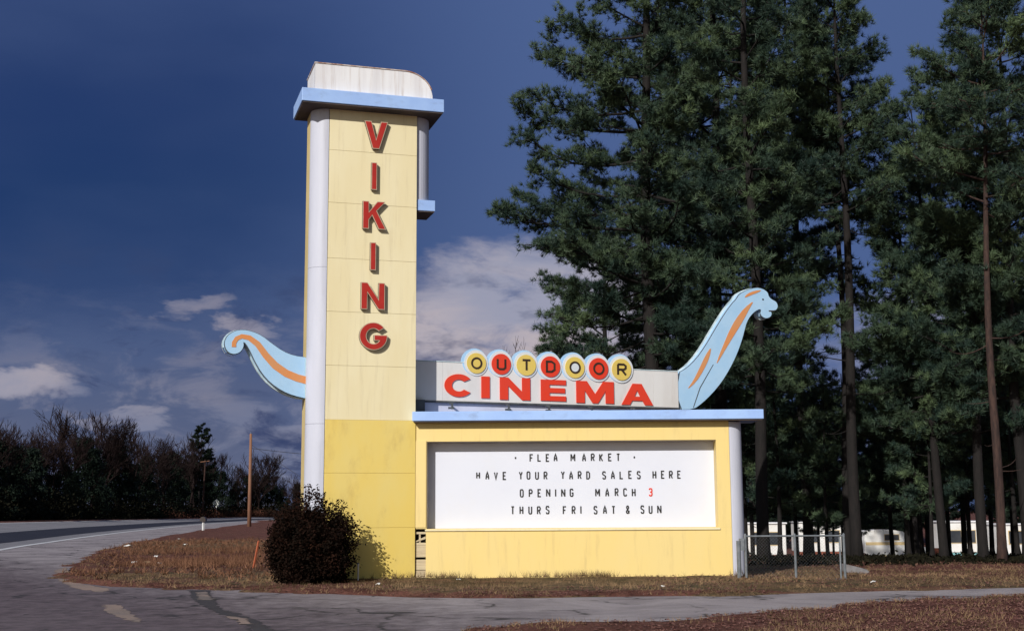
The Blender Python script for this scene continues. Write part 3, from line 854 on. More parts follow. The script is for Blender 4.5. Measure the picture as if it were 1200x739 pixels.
# ------------------------------------------------------------------ ship-shaped upper sign
SA = R(23)
so_ = MP.pt(MP.un(488, 470)[0], 0.75, 0)
SP = Plane((so_[0], so_[1]), SA)
csign = thing('cinema_sign', SP.pt(3.0, 0, zs1), 'long white sign board with seven lettered discs above big red lettering on the roof slab', 'sign')
bl, br = SP.un(485, 445)[0], SP.un(795, 457)[0]
bz0 = (SP.un(500, 467.5)[1] + SP.un(793, 478.5)[1]) / 2; bz1 = (SP.un(500, 423)[1] + SP.un(793, 435.5)[1]) / 2
BT = 0.28
bmb = MB(); seams = [bl, SP.un(519, 445)[0], SP.un(645.3, 450)[0], SP.un(766, 455)[0], br]
for a_, b_ in zip(seams[:-1], seams[1:]):
    bmb.box(SP, a_ + 0.002, b_ - 0.002, 0, BT, bz0, bz1)
part('board', bmb, M['board'], csign, bevel=0.004)
fr = MB()
fr.box(SP, bl, br, -0.02, BT + 0.02, bz0 - 0.045, bz0 - 0.003)
part('lower_rail', fr, M['dark_edge'], csign)
part('top_cap', MB().box(SP, bl, br, -0.012, BT + 0.012, bz1 + 0.002, bz1 + 0.025), M['pale_edge'], csign)
DISC = [('O', 558.6, 425.3, 'sign_yellow'), ('U', 587.6, 426.4, 'sign_red'), ('T', 616.9, 427.6, 'sign_yellow'), ('D', 645.2, 429.4, 'sign_red'),
        ('O', 673.8, 430.4, 'sign_yellow'), ('O', 701.6, 431.7, 'sign_red'), ('R', 728.5, 432.8, 'sign_yellow')]
for ch, x, y, col in DISC:
    cs, cz = SP.un(x, y, -0.05); rr_ = SP.un(x + 11.2, y, -0.05)[0] - cs
    i_ = x
    hz = DISC.index((ch, x, y, col)) * 0.0015
    edge_ = part('disc_surround', MB().prism(SP, [ell(cs - 0.035, cz + 0.035, rr_ * 1.30, rr_ * 1.32, 0, 360, 40)[:-1]], -0.006 - hz, 0.10 - hz), M['sky_blue'], csign)
    part('disc_back', MB().prism(SP, [ell(cs, cz + 0.008, rr_ * 1.24, rr_ * 1.26, 0, 360, 40)[:-1]], -0.020 - hz, -0.0075 - hz), M['halo'], edge_)
    dk = part('disc', MB().prism(SP, [ell(cs, cz, rr_, rr_, 0, 360, 40)[:-1]], -0.045 - hz, -0.021 - hz), M[col], csign)
    lb = MB()
    hw = rr_ * 0.52
    if ch == 'O':
        lb.prism(SP, [ell(cs, cz, hw * 1.12, hw * 1.12, 0, 360, 30)[:-1], ell(cs, cz, hw * .78, hw * .78, 0, 360, 30)[:-1]], -0.056 - hz, -0.0455 - hz)
        if x == 673.8:
            part('white_centre', MB().prism(SP, [ell(cs, cz, hw * .775, hw * .775, 0, 360, 30)[:-1]], -0.050 - hz, -0.0455 - hz), M['halo'], dk)
    else:
        stroke_letter(lb, SP, ch, cs - hw * .95, cs + hw * .95, cz - hw * 1.1, cz + hw * 1.1, hw * .36, -0.056 - hz, -0.0455 - hz)
    part('letter', lb, M['ink'], dk)
for ch, x0, x1, y0, y1 in [('C', 521, 554.5, 438, 464.8), ('I', 564.3, 574, 440.8, 466.2), ('N', 586, 621.5, 442.3, 468.4), ('E', 634, 663.5, 444.8, 469.6), ('M', 675.5, 719.5, 446.6, 472.2), ('A', 728.3, 765.3, 449.4, 474.3)]:
    t_ = -0.03
    sa, sb = SP.un(x0, 455, t_)[0], SP.un(x1, 460, t_)[0]; za, zb = SP.un((x0 + x1) / 2, y1, t_)[1], SP.un((x0 + x1) / 2, y0, t_)[1]
    part('letter', MB().prism(SP, [[(sa + q[0] * (sb - sa), za + q[1] * (zb - za)) for q in l] for l in BOLD[ch]], t_, -0.003), M['sign_red'], csign)
# base curb under the board and its lamp brackets
part('base_curb', MB().box(SP, bl, br - 0.1, 0.07, BT - 0.03, zs1 + 0.002, bz0 - 0.048), M['parapet'], csign)
for x in (527, 593, 640, 690, 739):
    sb_ = SP.un(x, 472, -0.02)[0]
    k = MB().box(SP, sb_ - 0.02, sb_ + 0.02, -0.20, -0.03, bz0 - 0.085, bz0 - 0.05).box(SP, sb_ - 0.03, sb_ + 0.015, -0.235, -0.203, bz0 - 0.22, bz0 - 0.05)
    k.box(SP, sb_ - 0.12, sb_ + 0.03, -0.27, -0.238, bz0 - 0.22, bz0 - 0.17)
    part('lamp_bracket', k, M['dark_edge'], csign)
part('end_block', MB().box(SP, bl + 0.02, bl + 0.24, -0.14, -0.024, zs1 + 0.002, bz0 - 0.0), M['dark_edge'], csign)

# dragon prow
zx = lambda x, y: (680 + x / 4.346, 330 + y / 4.346)
HEAD = [(500, 650), (500, 465), (545, 440), (592, 395), (642, 325), (690, 242), (735, 168), (775, 112), (798, 88), (812, 64), (848, 43), (895, 30), (930, 36), (955, 54), (960, 76), (975, 90), (998, 102),
        (1007, 122), (1000, 142), (982, 149), (966, 146), (976, 160), (970, 178), (948, 187), (927, 178), (918, 160), (924, 146), (914, 138), (890, 150), (866, 174), (848, 205), (838, 240),
        (828, 280), (812, 330), (790, 385), (760, 445), (720, 510), (672, 568), (620, 618), (578, 648)]


def chaikin(l, n=2):
    for _ in range(n):
        o = []
        for i in range(len(l)):
            a_, b_ = l[i], l[(i + 1) % len(l)]
            o += [(a_[0] * .75 + b_[0] * .25, a_[1] * .75 + b_[1] * .25), (a_[0] * .25 + b_[0] * .75, a_[1] * .25 + b_[1] * .75)]
        l = o
    return l


def grow(l, dk):
    n = len(l); area = sum(l[i][0] * l[(i + 1) % n][1] - l[(i + 1) % n][0] * l[i][1] for i in range(n)); sg = -1 if area > 0 else 1
    o = []
    for i in range(n):
        d = Vector(l[(i + 1) % n]) - Vector(l[i - 1])
        if d.length < 1e-9:
            o.append(l[i]); continue
        d.normalize(); o.append((l[i][0] - d.y * dk * sg, l[i][1] + d.x * dk * sg))
    return o


prow = thing('dragon_prow', SP.pt(br + 1, 0.1, zs1), 'pale blue dragon head and neck with orange stripes rising from the roof slab', 'ornament')
hp = chaikin([SP.un(*zx(*q)) for q in HEAD], 1)
hp = [(max(a_, br + 0.012), max(b_, zs1 + 0.004)) for a_, b_ in hp]
bodyp = part('body', MB().prism(SP, [hp], 0.0, 0.30), M['sky_blue'], prow)
part('edge_band', MB().prism(SP, [[(max(a_, br + 0.012), max(b_, zs1 + 0.004)) for a_, b_ in grow(hp, 0.014)]], 0.02, 0.05), M['dark_edge'], prow)
part('back_band', MB().prism(SP, [[(max(a_ - 0.0, br + 0.012), max(b_ + 0.0, zs1 + 0.004)) for a_, b_ in grow(hp, 0.03)]], 0.22, 0.302), M['pale_edge'], prow)
for st in ([(668, 328), (658, 385), (628, 450), (588, 512), (540, 552), (574, 505), (604, 445), (636, 375)],
           [(885, 95), (862, 135), (828, 200), (792, 258), (752, 322), (715, 385), (690, 425), (708, 370), (732, 312), (758, 250), (792, 188), (836, 132)],
           [(832, 84), (850, 60), (890, 45), (925, 42), (905, 55), (870, 68)]):
    part('stripe', MB().prism(SP, [chaikin([SP.un(*zx(*q)) for q in st], 1)], -0.008, -0.002), M['orange'], prow)
part('seam', MB().prism(SP, [[SP.un(*zx(*q)) for q in [(676, 420), (679, 421), (612, 540), (578, 640), (574, 640), (608, 538)]]], -0.004, -0.001), M['dark_edge'], prow)
ex, ez = SP.un(*zx(930, 90)); part('eye', MB().prism(SP, [ell(ex, ez, 0.028, 0.024, 0, 360, 12)[:-1]], -0.008, -0.002), M['ink'], prow)
ml1 = [SP.un(*zx(*q)) for q in [(958, 146), (985, 146), (1003, 141), (985, 151), (962, 152)]]
part('mouth_line', MB().prism(SP, [ml1], -0.008, -0.002), M['ink'], prow)

# tail
zy = lambda x, y: (240 + x / 4.615, 370 + y / 4.615)
TAIL = [(560, 226), (480, 215), (420, 190), (360, 147), (310, 108), (260, 85), (205, 74), (160, 82), (125, 105), (108, 140), (112, 172), (130, 198), (158, 207), (186, 199), (205, 178), (211, 155), (207, 138),
        (226, 152), (250, 195), (270, 240), (310, 310), (360, 365), (420, 405), (480, 430), (560, 448)]
tail = thing('dragon_tail', SP.pt(SP.un(330, 440)[0], 0.1, 3.5), 'pale blue curled tail with orange stripe jutting from the left side of the tower', 'ornament')
tp_ = [SP.un(*zy(*q)) for q in TAIL]
tp_ = [tp_[0]] + chaikin(tp_, 1)[1:-3] + [tp_[-1]]
part('body', MB().prism(SP, [tp_], 0.0, 0.26), M['sky_blue'], tail)
part('edge_band', MB().prism(SP, [grow(tp_, 0.016)], 0.03, 0.06), M['dark_edge'], tail)
part('back_band', MB().prism(SP, [grow(tp_, 0.035)], 0.20, 0.262), M['pale_edge'], tail)
cl_ = [(157, 168, 12), (158, 145, 12), (172, 122, 12), (200, 110, 12), (240, 118, 14), (285, 152, 16), (330, 213, 18), (380, 268, 20), (440, 310, 20), (500, 335, 20), (556, 350, 20)]
Ls, Rs = [], []
for i, (x, y, wd) in enumerate(cl_):
    a_ = cl_[max(i - 1, 0)]; b_ = cl_[min(i + 1, len(cl_) - 1)]; d = Vector((b_[0] - a_[0], b_[1] - a_[1])).normalized()
    Ls.append(SP.un(*zy(x - d.y * wd, y + d.x * wd))); Rs.append(SP.un(*zy(x + d.y * wd, y - d.x * wd)))
part('stripe', MB().prism(SP, [Ls + Rs[::-1]], -0.008, -0.002), M['orange'], tail)

# ------------------------------------------------------------------ foliage makers
def needles(C_, D_, n, ln, wd, spread, g):
    """tufts: C_ centres, D_ axes; n blades each -> vertices, triangles"""
    N = len(C_)
    C2 = np.repeat(C_, n, 0); D2 = np.repeat(D_, n, 0)
    v = D2 + g.normal(0, spread, (N * n, 3)); v /= np.linalg.norm(v, axis=1)[:, None] + 1e-9
    sd_ = np.cross(v, g.normal(0, 1, (N * n, 3))); sd_ /= np.linalg.norm(sd_, axis=1)[:, None] + 1e-9
    L_ = ln * g.uniform(0.7, 1.25, (N * n, 1))
    st = C2 + v * L_ * 0.08
    V = np.empty((N * n, 3, 3)); V[:, 0] = st + sd_ * wd; V[:, 1] = st - sd_ * wd; V[:, 2] = C2 + v * L_
    return V.reshape(-1, 3), np.arange(N * n * 3).reshape(-1, 3)


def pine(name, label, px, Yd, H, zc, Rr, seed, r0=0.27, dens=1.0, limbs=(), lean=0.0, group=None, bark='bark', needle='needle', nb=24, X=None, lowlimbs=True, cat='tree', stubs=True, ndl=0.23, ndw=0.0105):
    g = np.random.default_rng(seed)
    if X is None:
        X = (px - 600) / F * Yd * 0.985
    z0 = hgt(X, Yd)
    root = thing(name, (X, Yd, z0), label, cat, group)
    base = np.array((X, Yd, z0))
    ph = g.uniform(0, 6.28, 2)
    def axis(z):
        return base + np.array((lean * z + 0.10 * math.sin(z * .35 + ph[0]) * min(z / 5, 1), 0.1 * math.sin(z * .3 + ph[1]) * min(z / 5, 1), z))
    zs = np.linspace(-0.3, H, 22)
    tr = MB().tube([axis(z) if z > 0 else base + np.array((0, 0, z)) for z in zs], [max(0.02, r0 * (1 - max(z, 0) / H) ** 0.7 + (0.06 if z < 0.3 else 0.0)) for z in zs], 10)
    wood = MB(); CT, DT, TT = [], [], []
    todo = []
    nl = int((H - zc) * 3.8 * dens)
    for i in range(nl):
        z = zc + (H - zc - 0.3) * (i + g.random()) / nl
        fr_ = (z - zc) / (H - zc)
        L_ = Rr * (0.30 + 0.70 * (1 - fr_) ** 0.75) * g.uniform(0.55, 1.12) * (0.75 + 0.25 * min(1, fr_ / 0.15))
        todo.append((z, i * 2.39996 + g.normal(0, .35), L_, R(g.normal(6 + 38 * fr_, 9)), 1.0))
    if stubs:
        for i in range(int(max(0, zc - 2.5) * 1.3)):
            todo.append((g.uniform(2.5, zc), g.uniform(0, 6.28), g.uniform(.3, 1.8), R(g.normal(0, 14)), 0.0))
    for (z, az, L_, el, lf) in list(limbs):
        todo.append((z, az, L_, el, 1.0))
    for z, az, L_, el, leafy in todo:
        h = np.array((math.cos(az), math.sin(az), 0)); up_ = np.array((0, 0, 1.0))
        side = np.array((-h[1], h[0], 0))
        o = axis(z); wob = g.normal(0, .07 * L_, 2)
        def at_(t):
            return o + h * L_ * t * math.cos(el) + up_ * (L_ * t * math.sin(el) - 0.10 * L_ * math.sin(t * 2.4) + 0.12 * L_ * t ** 3) + side * wob[0] * math.sin(t * 3) + up_ * wob[1] * math.sin(t * 2.5)
        rb_ = 0.012 + 0.013 * L_
        wood.tube([at_(t) for t in np.linspace(0, 1, 6)], [rb_ * (1 - .8 * t) for t in np.linspace(0, 1, 6)], 4, False)
        if leafy == 0.0:
            continue
        nsub = max(3, int(L_ * 3.6 * dens))
        shade = g.normal(-.04, .17)  # tone offset per limb, lit and dark clumps put into the colour
        for k in range(nsub):
            t = 0.28 + 0.72 * (k + g.random()) / nsub
            p = at_(t); d = h * g.uniform(.2, 1) + side * g.choice((-1, 1)) * g.uniform(.2, 1) + up_ * g.uniform(-.05, .55)
            d /= np.linalg.norm(d)
            l2 = (0.35 + 0.32 * L_ * (1 - t * .7)) * g.uniform(.6, 1.1)
            e_ = p + d * l2
            wood.tube([p, p + d * l2 * .5 + up_ * .02, e_], [rb_ * .45, rb_ * .3, 0.006], 3, False)
            nt = max(6, int(11 * l2 * dens + 6))
            ts = g.random(nt) ** 0.5 * 1.05
            cc = p + (e_ - p) * ts[:, None] + g.normal(0, .10 + .05 * l2, (nt, 3)) * np.array((1, 1, .65))
            dd_ = d * .6 + up_ * .55 + g.normal(0, .45, (nt, 3))
            CT.append(cc); DT.append(dd_ / np.linalg.norm(dd_, axis=1)[:, None])
            TT.append(np.clip(g.beta(1.3, 2.6) + shade + g.normal(0, .08, nt), 0, 1))
    b0_ = len(tr.v); tr.v += wood.v; tr.f += [tuple(i_ + b0_ for i_ in f_) for f_ in wood.f]
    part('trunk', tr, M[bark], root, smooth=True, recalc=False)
    CT = np.concatenate(CT); DT = np.concatenate(DT); TT = np.concatenate(TT)
    V, T = needles(CT, DT, nb, ndl, ndw, 0.62, g)
    fastmesh('crown', V, T, M[needle], root, tint=np.repeat(TT, nb * 3))
    return root


def bare_tree(name, label, loc, H, seed, mt, group=None, twig=0.03, depth=5, spread=1.0):
    g = random.Random(seed)
    root = thing(name, loc, label, 'tree', group)
    wood = MB(); tr = MB(); o = Vector(loc)
    def grow_(p, d, L_, r, lv):
        pts = [p]; q = p.copy(); dr = d.copy()
        for i in range(3):
            dr = (dr + Vector((g.gauss(0, .12), g.gauss(0, .12), g.gauss(0.05, .08)))).normalized()
            q = q + dr * L_ / 3; pts.append(q.copy())
        (tr if lv == 0 else wood).tube(pts, [r, r * .88, r * .76, r * .62], 7 if lv == 0 else 3, False)
        if lv >= depth:
            return
        for k in range(g.choice((3, 3, 4)) if lv < depth - 1 else 4):
            t = g.uniform(.35, 1); i = min(2, int(t * 3)); b_ = pts[i].lerp(pts[i + 1], t * 3 - i)
            if k == 0:
                b_ = pts[-1]
            ax = Vector((g.gauss(0, 1), g.gauss(0, 1), g.gauss(0, .5))).normalized()
            nd = (dr + ax * g.uniform(.35, .85) * spread + Vector((0, 0, .18))).normalized()
            grow_(b_, nd, L_ * g.uniform(.58, .8), max(r * g.uniform(.42, .6), twig), lv + 1)
    grow_(o - Vector((0, 0, .3)), Vector((0, 0, 1)), H * .34, H * .018, 0)
    part('trunk', tr, mt, root, smooth=True, recalc=False)
    part('crown', wood, mt, root, recalc=False)
    return root


def leaf_cloud(C_, size, g):
    """random small quads as two triangles each"""
    N = len(C_)
    a_ = g.normal(0, 1, (N, 3)); a_ /= np.linalg.norm(a_, axis=1)[:, None]
    b_ = np.cross(a_, g.normal(0, 1, (N, 3))); b_ /= np.linalg.norm(b_, axis=1)[:, None]
    s_ = size * g.uniform(.6, 1.4, (N, 1)); a_ *= s_; b_ *= s_ * .55
    V = np.stack([C_ - a_, C_ + b_, C_ + a_, C_ - b_], 1).reshape(-1, 3)
    i = np.arange(N)[:, None] * 4
    T = np.concatenate([i + np.array((0, 1, 2)), i + np.array((0, 2, 3))], 1).reshape(-1, 3)
    return V, T


# ------------------------------------------------------------------ the pine stand
def zpx(px, py, Yd):
    return atY(px, py, Yd).z


big_limbs = [(11.4, R(186), 5.2, R(-2), 1), (12.6, R(176), 4.3, R(4), 1), (10.9, R(200), 4.2, R(-8), 1), (15.0, R(184), 4.6, R(6), 1), (15.8, R(172), 4.2, R(10), 1), (14.0, R(190), 4.4, R(8), 1), (17.2, R(182), 3.8, R(12), 1),
             (18.6, R(178), 3.4, R(10), 1), (9.3, R(185), 3.0, R(-4), 1), (8.4, R(175), 3.3, R(0), 1)]
G1 = 'tall pines standing behind the marquee'
pine('pine_tree', 'large pine with long boughs reaching left over the sky behind the round discs', 767, 44, 27, 6.4, 4.9, 11, 0.29, 1.08, big_limbs, group=G1)
pine('pine_tree', 'tall dense pine straight behind the dragon neck', 850, 46, 28, 5.0, 4.5, 12, 0.26, 1.05, group=G1)
pine('pine_tree', 'tall pine with its trunk just right of the white curved corner of the marquee', 893, 40.5, 27, 5.2, 3.2, 13, 0.2, 1.05, group=G1)
pine('pine_tree', 'slender left trunk of the twin pines above the chain link fence', 992, 45, 20.5, 12.0, 2.8, 14, 0.15, 1.2, group=G1, lean=0.008)
pine('pine_tree', 'thicker right trunk of the twin pines above the chain link fence', 1002, 43, 21.5, 11.2, 2.9, 15, 0.2, 1.1, group=G1, lean=0.008)
pine('pine_tree', 'pine leaning slightly right of the white camper', 1104, 43, 15.5, 4.0, 3.4, 16, 0.16, 1.15, lean=-0.02, group=G1)
pine('pine_tree', 'dark trunked pine just left of the reddish trunk', 1150, 42, 16.5, 4.0, 3.4, 17, 0.18, 1.15, group=G1)
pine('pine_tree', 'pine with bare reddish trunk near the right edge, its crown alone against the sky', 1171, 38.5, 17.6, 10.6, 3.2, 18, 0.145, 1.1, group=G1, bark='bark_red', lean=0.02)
pine('pine_tree', 'pine whose trunk stands at the very right edge of the photo', 1203, 41, 19, 5.5, 3.8, 19, 0.20, 1.15, group=G1)
pine('pine_tree', 'lower bushy pine left of the large pine, behind the sign discs', 714, 52, 14.0, 4.0, 3.7, 20, 0.18, 1.2, group=G1)
pine('pine_tree', 'middle sized full pine between the twin trunks and the right edge, above the camper', 1070, 47, 14.5, 4.2, 2.9, 23, 0.17, 1.2, group=G1)
pine('pine_tree', 'full dark pine just left of the twin pine trunks', 945, 50, 26, 11.0, 3.6, 24, 0.19, 1.15, group=G1)
G2 = 'pines of the second row in the stand'
lab2 = 'dark pine deep in the second row of the stand, behind the front trunks'
row2 = [(800, 56, 25), (870, 58, 28), (958, 66, 9), (1044, 55, 11), (1085, 62, 13), (1128, 57, 14), (1186, 58, 15), (1235, 52, 17), (992, 66, 8.5), (985, 74, 8.5), (1070, 76, 12),
        (1150, 70, 14), (1215, 72, 16), (880, 78, 16), (975, 80, 9)]
prot = {}
for i, (px, Yd, H) in enumerate(row2):
    kind_ = ('tall', i % 2) if H > 20 else ('mid', i % 3)
    X_ = (px - 600) / F * Yd * 0.985
    if kind_ not in prot:
        h0_ = 26.0 if kind_[0] == 'tall' else 14.0
        prot[kind_] = (pine('pine_tree', lab2, px, Yd, h0_, 5.0 if kind_[0] == 'tall' else 3.4, 4.6 if kind_[0] == 'tall' else 3.7, 40 + i, 0.13, 1.0, group=G2, nb=20, X=X_), h0_)
        r_ = prot[kind_][0]; r_.scale = (H / h0_,) * 3
    else:
        dup(prot[kind_][0], (X_, Yd, hgt(X_, Yd)), random.uniform(0, 6), H / prot[kind_][1], lab2, G2)
G3 = 'young pines under the stand'
lab3 = 'young low pine with dark boughs under the tall pines'
y3 = []
for i, (px, Yd, H) in enumerate([(872, 50, 8.0), (912, 47, 7.5), (950, 52, 8.0), (1063, 46, 7.4), (1078, 50, 8.5), (1135, 48, 7.5), (1190, 47, 8.0), (990, 58, 8.5), (890, 56, 8.5), (968, 46, 6.0), (1060, 58, 8), (1110, 54, 8), (1160, 54, 8.5), (1215, 50, 9),
                                 (932, 62, 9), (996, 64, 8), (1090, 44, 6.2), (1175, 50, 8)]):
    X_ = (px - 600) / F * Yd * 0.985
    if i < 3:
        y3.append(pine('young_pine', lab3, px, Yd, 8.0, 2.0, 2.5, 70 + i, 0.10, 1.0, group=G3, nb=20, X=X_, stubs=False)); y3[-1].scale = (H / 8,) * 3
    else:
        dup(y3[i % 3], (X_, Yd, hgt(X_, Yd)), random.uniform(0, 6), H / 8.0, lab3, G3)
# bare tree left of the pines
X_ = (676 - 600) / F * 58
bare_tree('bare_tree', 'grey leafless tree showing its twigs beside the lower pine behind the sign discs', (X_, 58, hgt(X_, 58)), 11.2, 12, M['bare_near'], twig=0.009, depth=6, spread=1.2)
# ------------------------------------------------------------------ far things behind the pines
def trailer_box(mb, cx, cy, L_, D2, z0, z1, yaw=0.0):
    P = Plane((cx, cy), yaw); return P, mb.box(P, -L_ / 2, L_ / 2, 0, D2, z0, z1)


def mobile_home(px0, px1, Yd, label, skirt, wins, top=3.2, yaw=0.0, skin='trailer', dx=0):
    cx = ((px0 + px1) / 2 - 600) / F * Yd; L_ = (px1 - px0) / F * Yd; z0 = hgt(cx, Yd)
    P = Plane((cx, Yd), yaw)
    root = thing('mobile_home', (cx, Yd, z0), label, 'mobile home')
    part('body', MB().box(P, -L_ / 2, L_ / 2, 0, 3.2, z0 + 0.75, z0 + top), M[skin], root, bevel=0.06)
    part('roof', MB().box(P, -L_ / 2 - .1, L_ / 2 + .1, -0.12, 3.32, z0 + top + .003, z0 + top + .14), M['crown'], root, bevel=0.04)
    part('skirting', MB().box(P, -L_ / 2 + .06, L_ / 2 - .06, 0.06, 3.1, z0 - .3, z0 + 0.74), M[skirt], root)
    for a_, wd in wins:
        fr_ = part('window', MB().box(P, a_ * L_ - wd / 2 - .06, a_ * L_ + wd / 2 + .06, -0.04, -0.003, z0 + 1.5, z0 + 2.6), M['trailer_tan'], root)
        part('pane', MB().box(P, a_ * L_ - wd / 2, a_ * L_ + wd / 2, -0.05, -0.042, z0 + 1.56, z0 + 2.54), M['glass'], fr_)
    return root


mobile_home(845, 915, 105, 'white mobile home with red skirting far behind the fence, next to the marquee corner', 'brick', [(-.3, 1.0), (0.0, .8), (.28, 1.0)])
mobile_home(930, 985, 112, 'white mobile home seen between trunks above the middle of the chain link fence', 'brick', [(-.25, 1.2), (.2, 1.2)])
mobile_home(1098, 1152, 108, 'white mobile home with teal skirting left of the reddish pine trunk', 'teal', [(-.28, 1.0), (.05, .8)])
mobile_home(1160, 1225, 104, 'white and teal mobile home at the right edge behind the trunks', 'teal', [(-.2, 1.0), (.2, 1.0)], top=3.0)
# camper
Yd = 100; cx = (1031 - 600) / F * Yd; z0 = hgt(cx, Yd); P = Plane((cx, Yd), 0.05)
camper = thing('camper_trailer', (cx, Yd, z0), 'white camper trailer with rounded front parked right of the fence behind the trunks', 'camper')
hl = 1.75
profc = [(-hl, z0 + .55), (hl - .3, z0 + .55), (hl, z0 + .9), (hl + .05, z0 + 1.5), (hl - .15, z0 + 2.3), (hl - .55, z0 + 2.75), (-hl + .3, z0 + 2.8), (-hl, z0 + 2.5)]
part('body', MB().prism(P, [chaikin(profc, 1)], 0, 2.2), M['trailer'], camper)
part('band', MB().box(P, -hl + .1, hl - .15, -0.012, -0.002, z0 + 1.62, z0 + 1.85), M['trailer_tan'], camper)
part('skirt_band', MB().box(P, -hl + .15, hl - .35, -0.012, -0.002, z0 + .66, z0 + .85), M['trailer_tan'], camper)
fr_ = part('window', MB().box(P, -0.2, 1.0, -0.02, -0.003, z0 + 1.95, z0 + 2.45), M['trailer_tan'], camper)
part('pane', MB().box(P, -0.15, 0.95, -0.03, -0.022, z0 + 2.0, z0 + 2.4), M['glass'], fr_)
for a_ in (-1.35,):
    whl = part('wheel', MB().tube([P.pt(a_, -.1, z0 + .36), P.pt(a_, .14, z0 + .36)], .36, 20), M['tyre'], camper)
    part('hub', MB().tube([P.pt(a_, -.12, z0 + .36), P.pt(a_, -.101, z0 + .36)], .18, 14), M['hub'], whl)
part('hitch', MB().tube([P.pt(hl - .2, .6, z0 + .5), P.pt(hl + .9, .9, z0 + .45)], .05, 8).tube([P.pt(hl + .8, .9, z0 - .1), P.pt(hl + .8, .9, z0 + .5)], .04, 8), M['dark_edge'], camper)


def stall(px0, px1, Yd, label, mt1, mt2, h=1.3):
    cx = ((px0 + px1) / 2 - 600) / F * Yd; L_ = (px1 - px0) / F * Yd; z0 = hgt(cx, Yd); P = Plane((cx, Yd), 0.0)
    r_ = thing('sales_table', (cx, Yd, z0), label, 'table')
    part('top', MB().box(P, -L_ / 2, L_ / 2, 0, .8, z0 + .72, z0 + .78), M[mt1], r_)
    for a_ in (-1, 1):
        for t_ in (.06, .74):
            part('leg', MB().box(P, a_ * (L_ / 2 - .1) - .04, a_ * (L_ / 2 - .1) + .04, t_ - .04, t_ + .04, z0 - .2, z0 + .717), M[mt1], r_)
    part('front_board', MB().box(P, -L_ / 2 + .02, L_ / 2 - .02, -.03, -.002, z0 + .2, z0 + .76), M[mt1], r_)
    part('back_board', MB().box(P, -L_ / 2, L_ / 2, .81, .84, z0 + .5, z0 + h), M[mt2], r_)
    return r_


stall(1057, 1074, 92, 'brown timber stall just right of the white camper', 'timber', 'timber', 1.6)
stall(1075, 1084, 93, 'stall with pale board behind the stand, right of the brown one', 'timber', 'trailer', 1.6)
stall(1086, 1104, 94, 'low brown stall furthest right, next to the teal skirted mobile home', 'timber', 'brick', 1.5)

# tree belts far away -------------------------------------------------
G4 = 'dark pines of the far belt behind the mobile homes'
lab4 = 'distant dark pine in the belt behind the mobile homes'
pb = pine('far_pine', lab4, 0, 150, 17, 1.5, 4.6, 90, 0.28, 0.9, group=G4, X=28.0, needle='needle_far', nb=8, ndl=.4, ndw=.05)
pb2 = pine('far_pine', lab4, 0, 158, 14, 1.2, 4.8, 91, 0.26, 0.9, group=G4, X=36.0, needle='needle_far', nb=8, ndl=.4, ndw=.05)
gg = random.Random(3)
for i in range(24):
    X_ = 14 + i * 2.9 + gg.uniform(-1, 1); Y_ = 142 + gg.uniform(0, 26)
    dup((pb, pb2)[i % 2], (X_, Y_, hgt(X_, Y_)), gg.uniform(0, 6), gg.uniform(.7, 1.05), lab4, G4)


def profile_top(px):
    return np.interp(px, [-120, 0, 40, 70, 100, 130, 160, 200, 235, 258, 275, 300, 325, 350, 420, 700], [470, 478, 486, 492, 484, 490, 500, 506, 506, 512, 532, 522, 538, 548, 545, 540])


FARX = np.array([(LINE[i] + LEFT[i] * (RW + 7)) for i in range(len(LINE)) if LINE[i][1] > 40])


def behind_road(px, extra):
    """a spot beyond the far verge on the sight line px"""
    u = (px - 600) / F
    k = np.argmin(np.abs(FARX[:, 0] / FARX[:, 1] - u))
    q = FARX[k]; Yd = min(q[1], 330) + extra
    return u * Yd, Yd


G5 = 'leafless trees of the tree line beyond the road'; G6 = 'dark evergreens of the tree line beyond the road'
lab5 = 'leafless winter tree in the dark tree line beyond the road'
lab6 = 'dark evergreen in the tree line beyond the road'
protos = []
for i in range(4):
    protos.append(bare_tree('bare_tree', lab5, (-60 - i, 200, 0), 14.0, 100 + i, M['bare'], G5, twig=0.028, depth=5))
evp = []
for i in range(3):
    g = np.random.default_rng(200 + i)
    root = thing('evergreen_tree', (-80 - i, 210, 0), lab6, 'tree', G6)
    base = np.array((-80 - i, 210, 0.0)); Hh = 10.0
    part('trunk', MB().tube([base, base + np.array((0, 0, Hh * .8))], [.2, .05], 7), M['bare'], root)
    CC, TT = [], []
    for k in range(70):
        zz = g.uniform(.8, Hh); rad = (2.6 * (1 - (zz / Hh) ** 1.6) + .3) * g.uniform(.3, 1.1); an = g.uniform(0, 6.28)
        c_ = base + np.array((rad * math.cos(an), rad * math.sin(an), zz))
        CC.append(c_ + g.normal(0, .42, (85, 3)) * np.array((1, 1, .7))); TT.append(np.clip(g.beta(1.2, 3) + g.normal(0, .1, 85), 0, 1))
    V, T = leaf_cloud(np.concatenate(CC), 0.17, g)
    fastmesh('crown', V, T, M['needle_far'], root, tint=np.repeat(np.concatenate(TT), 4))
    evp.append(root)
gg = random.Random(8)
spots = []
for i in range(52):
    px = -70 + i * 8.4 + gg.uniform(-3, 3)
    spots.append((px, gg.uniform(2, 28), 'b'))
for i in range(44):
    px = -70 + i * 10 + gg.uniform(-4, 4)
    spots.append((px, gg.uniform(4, 20), 'e'))
for i in range(30):
    spots.append((370 + i * 12 + gg.uniform(-5, 5), gg.uniform(0, 30), 'b' if i % 2 else 'e'))
used = {}
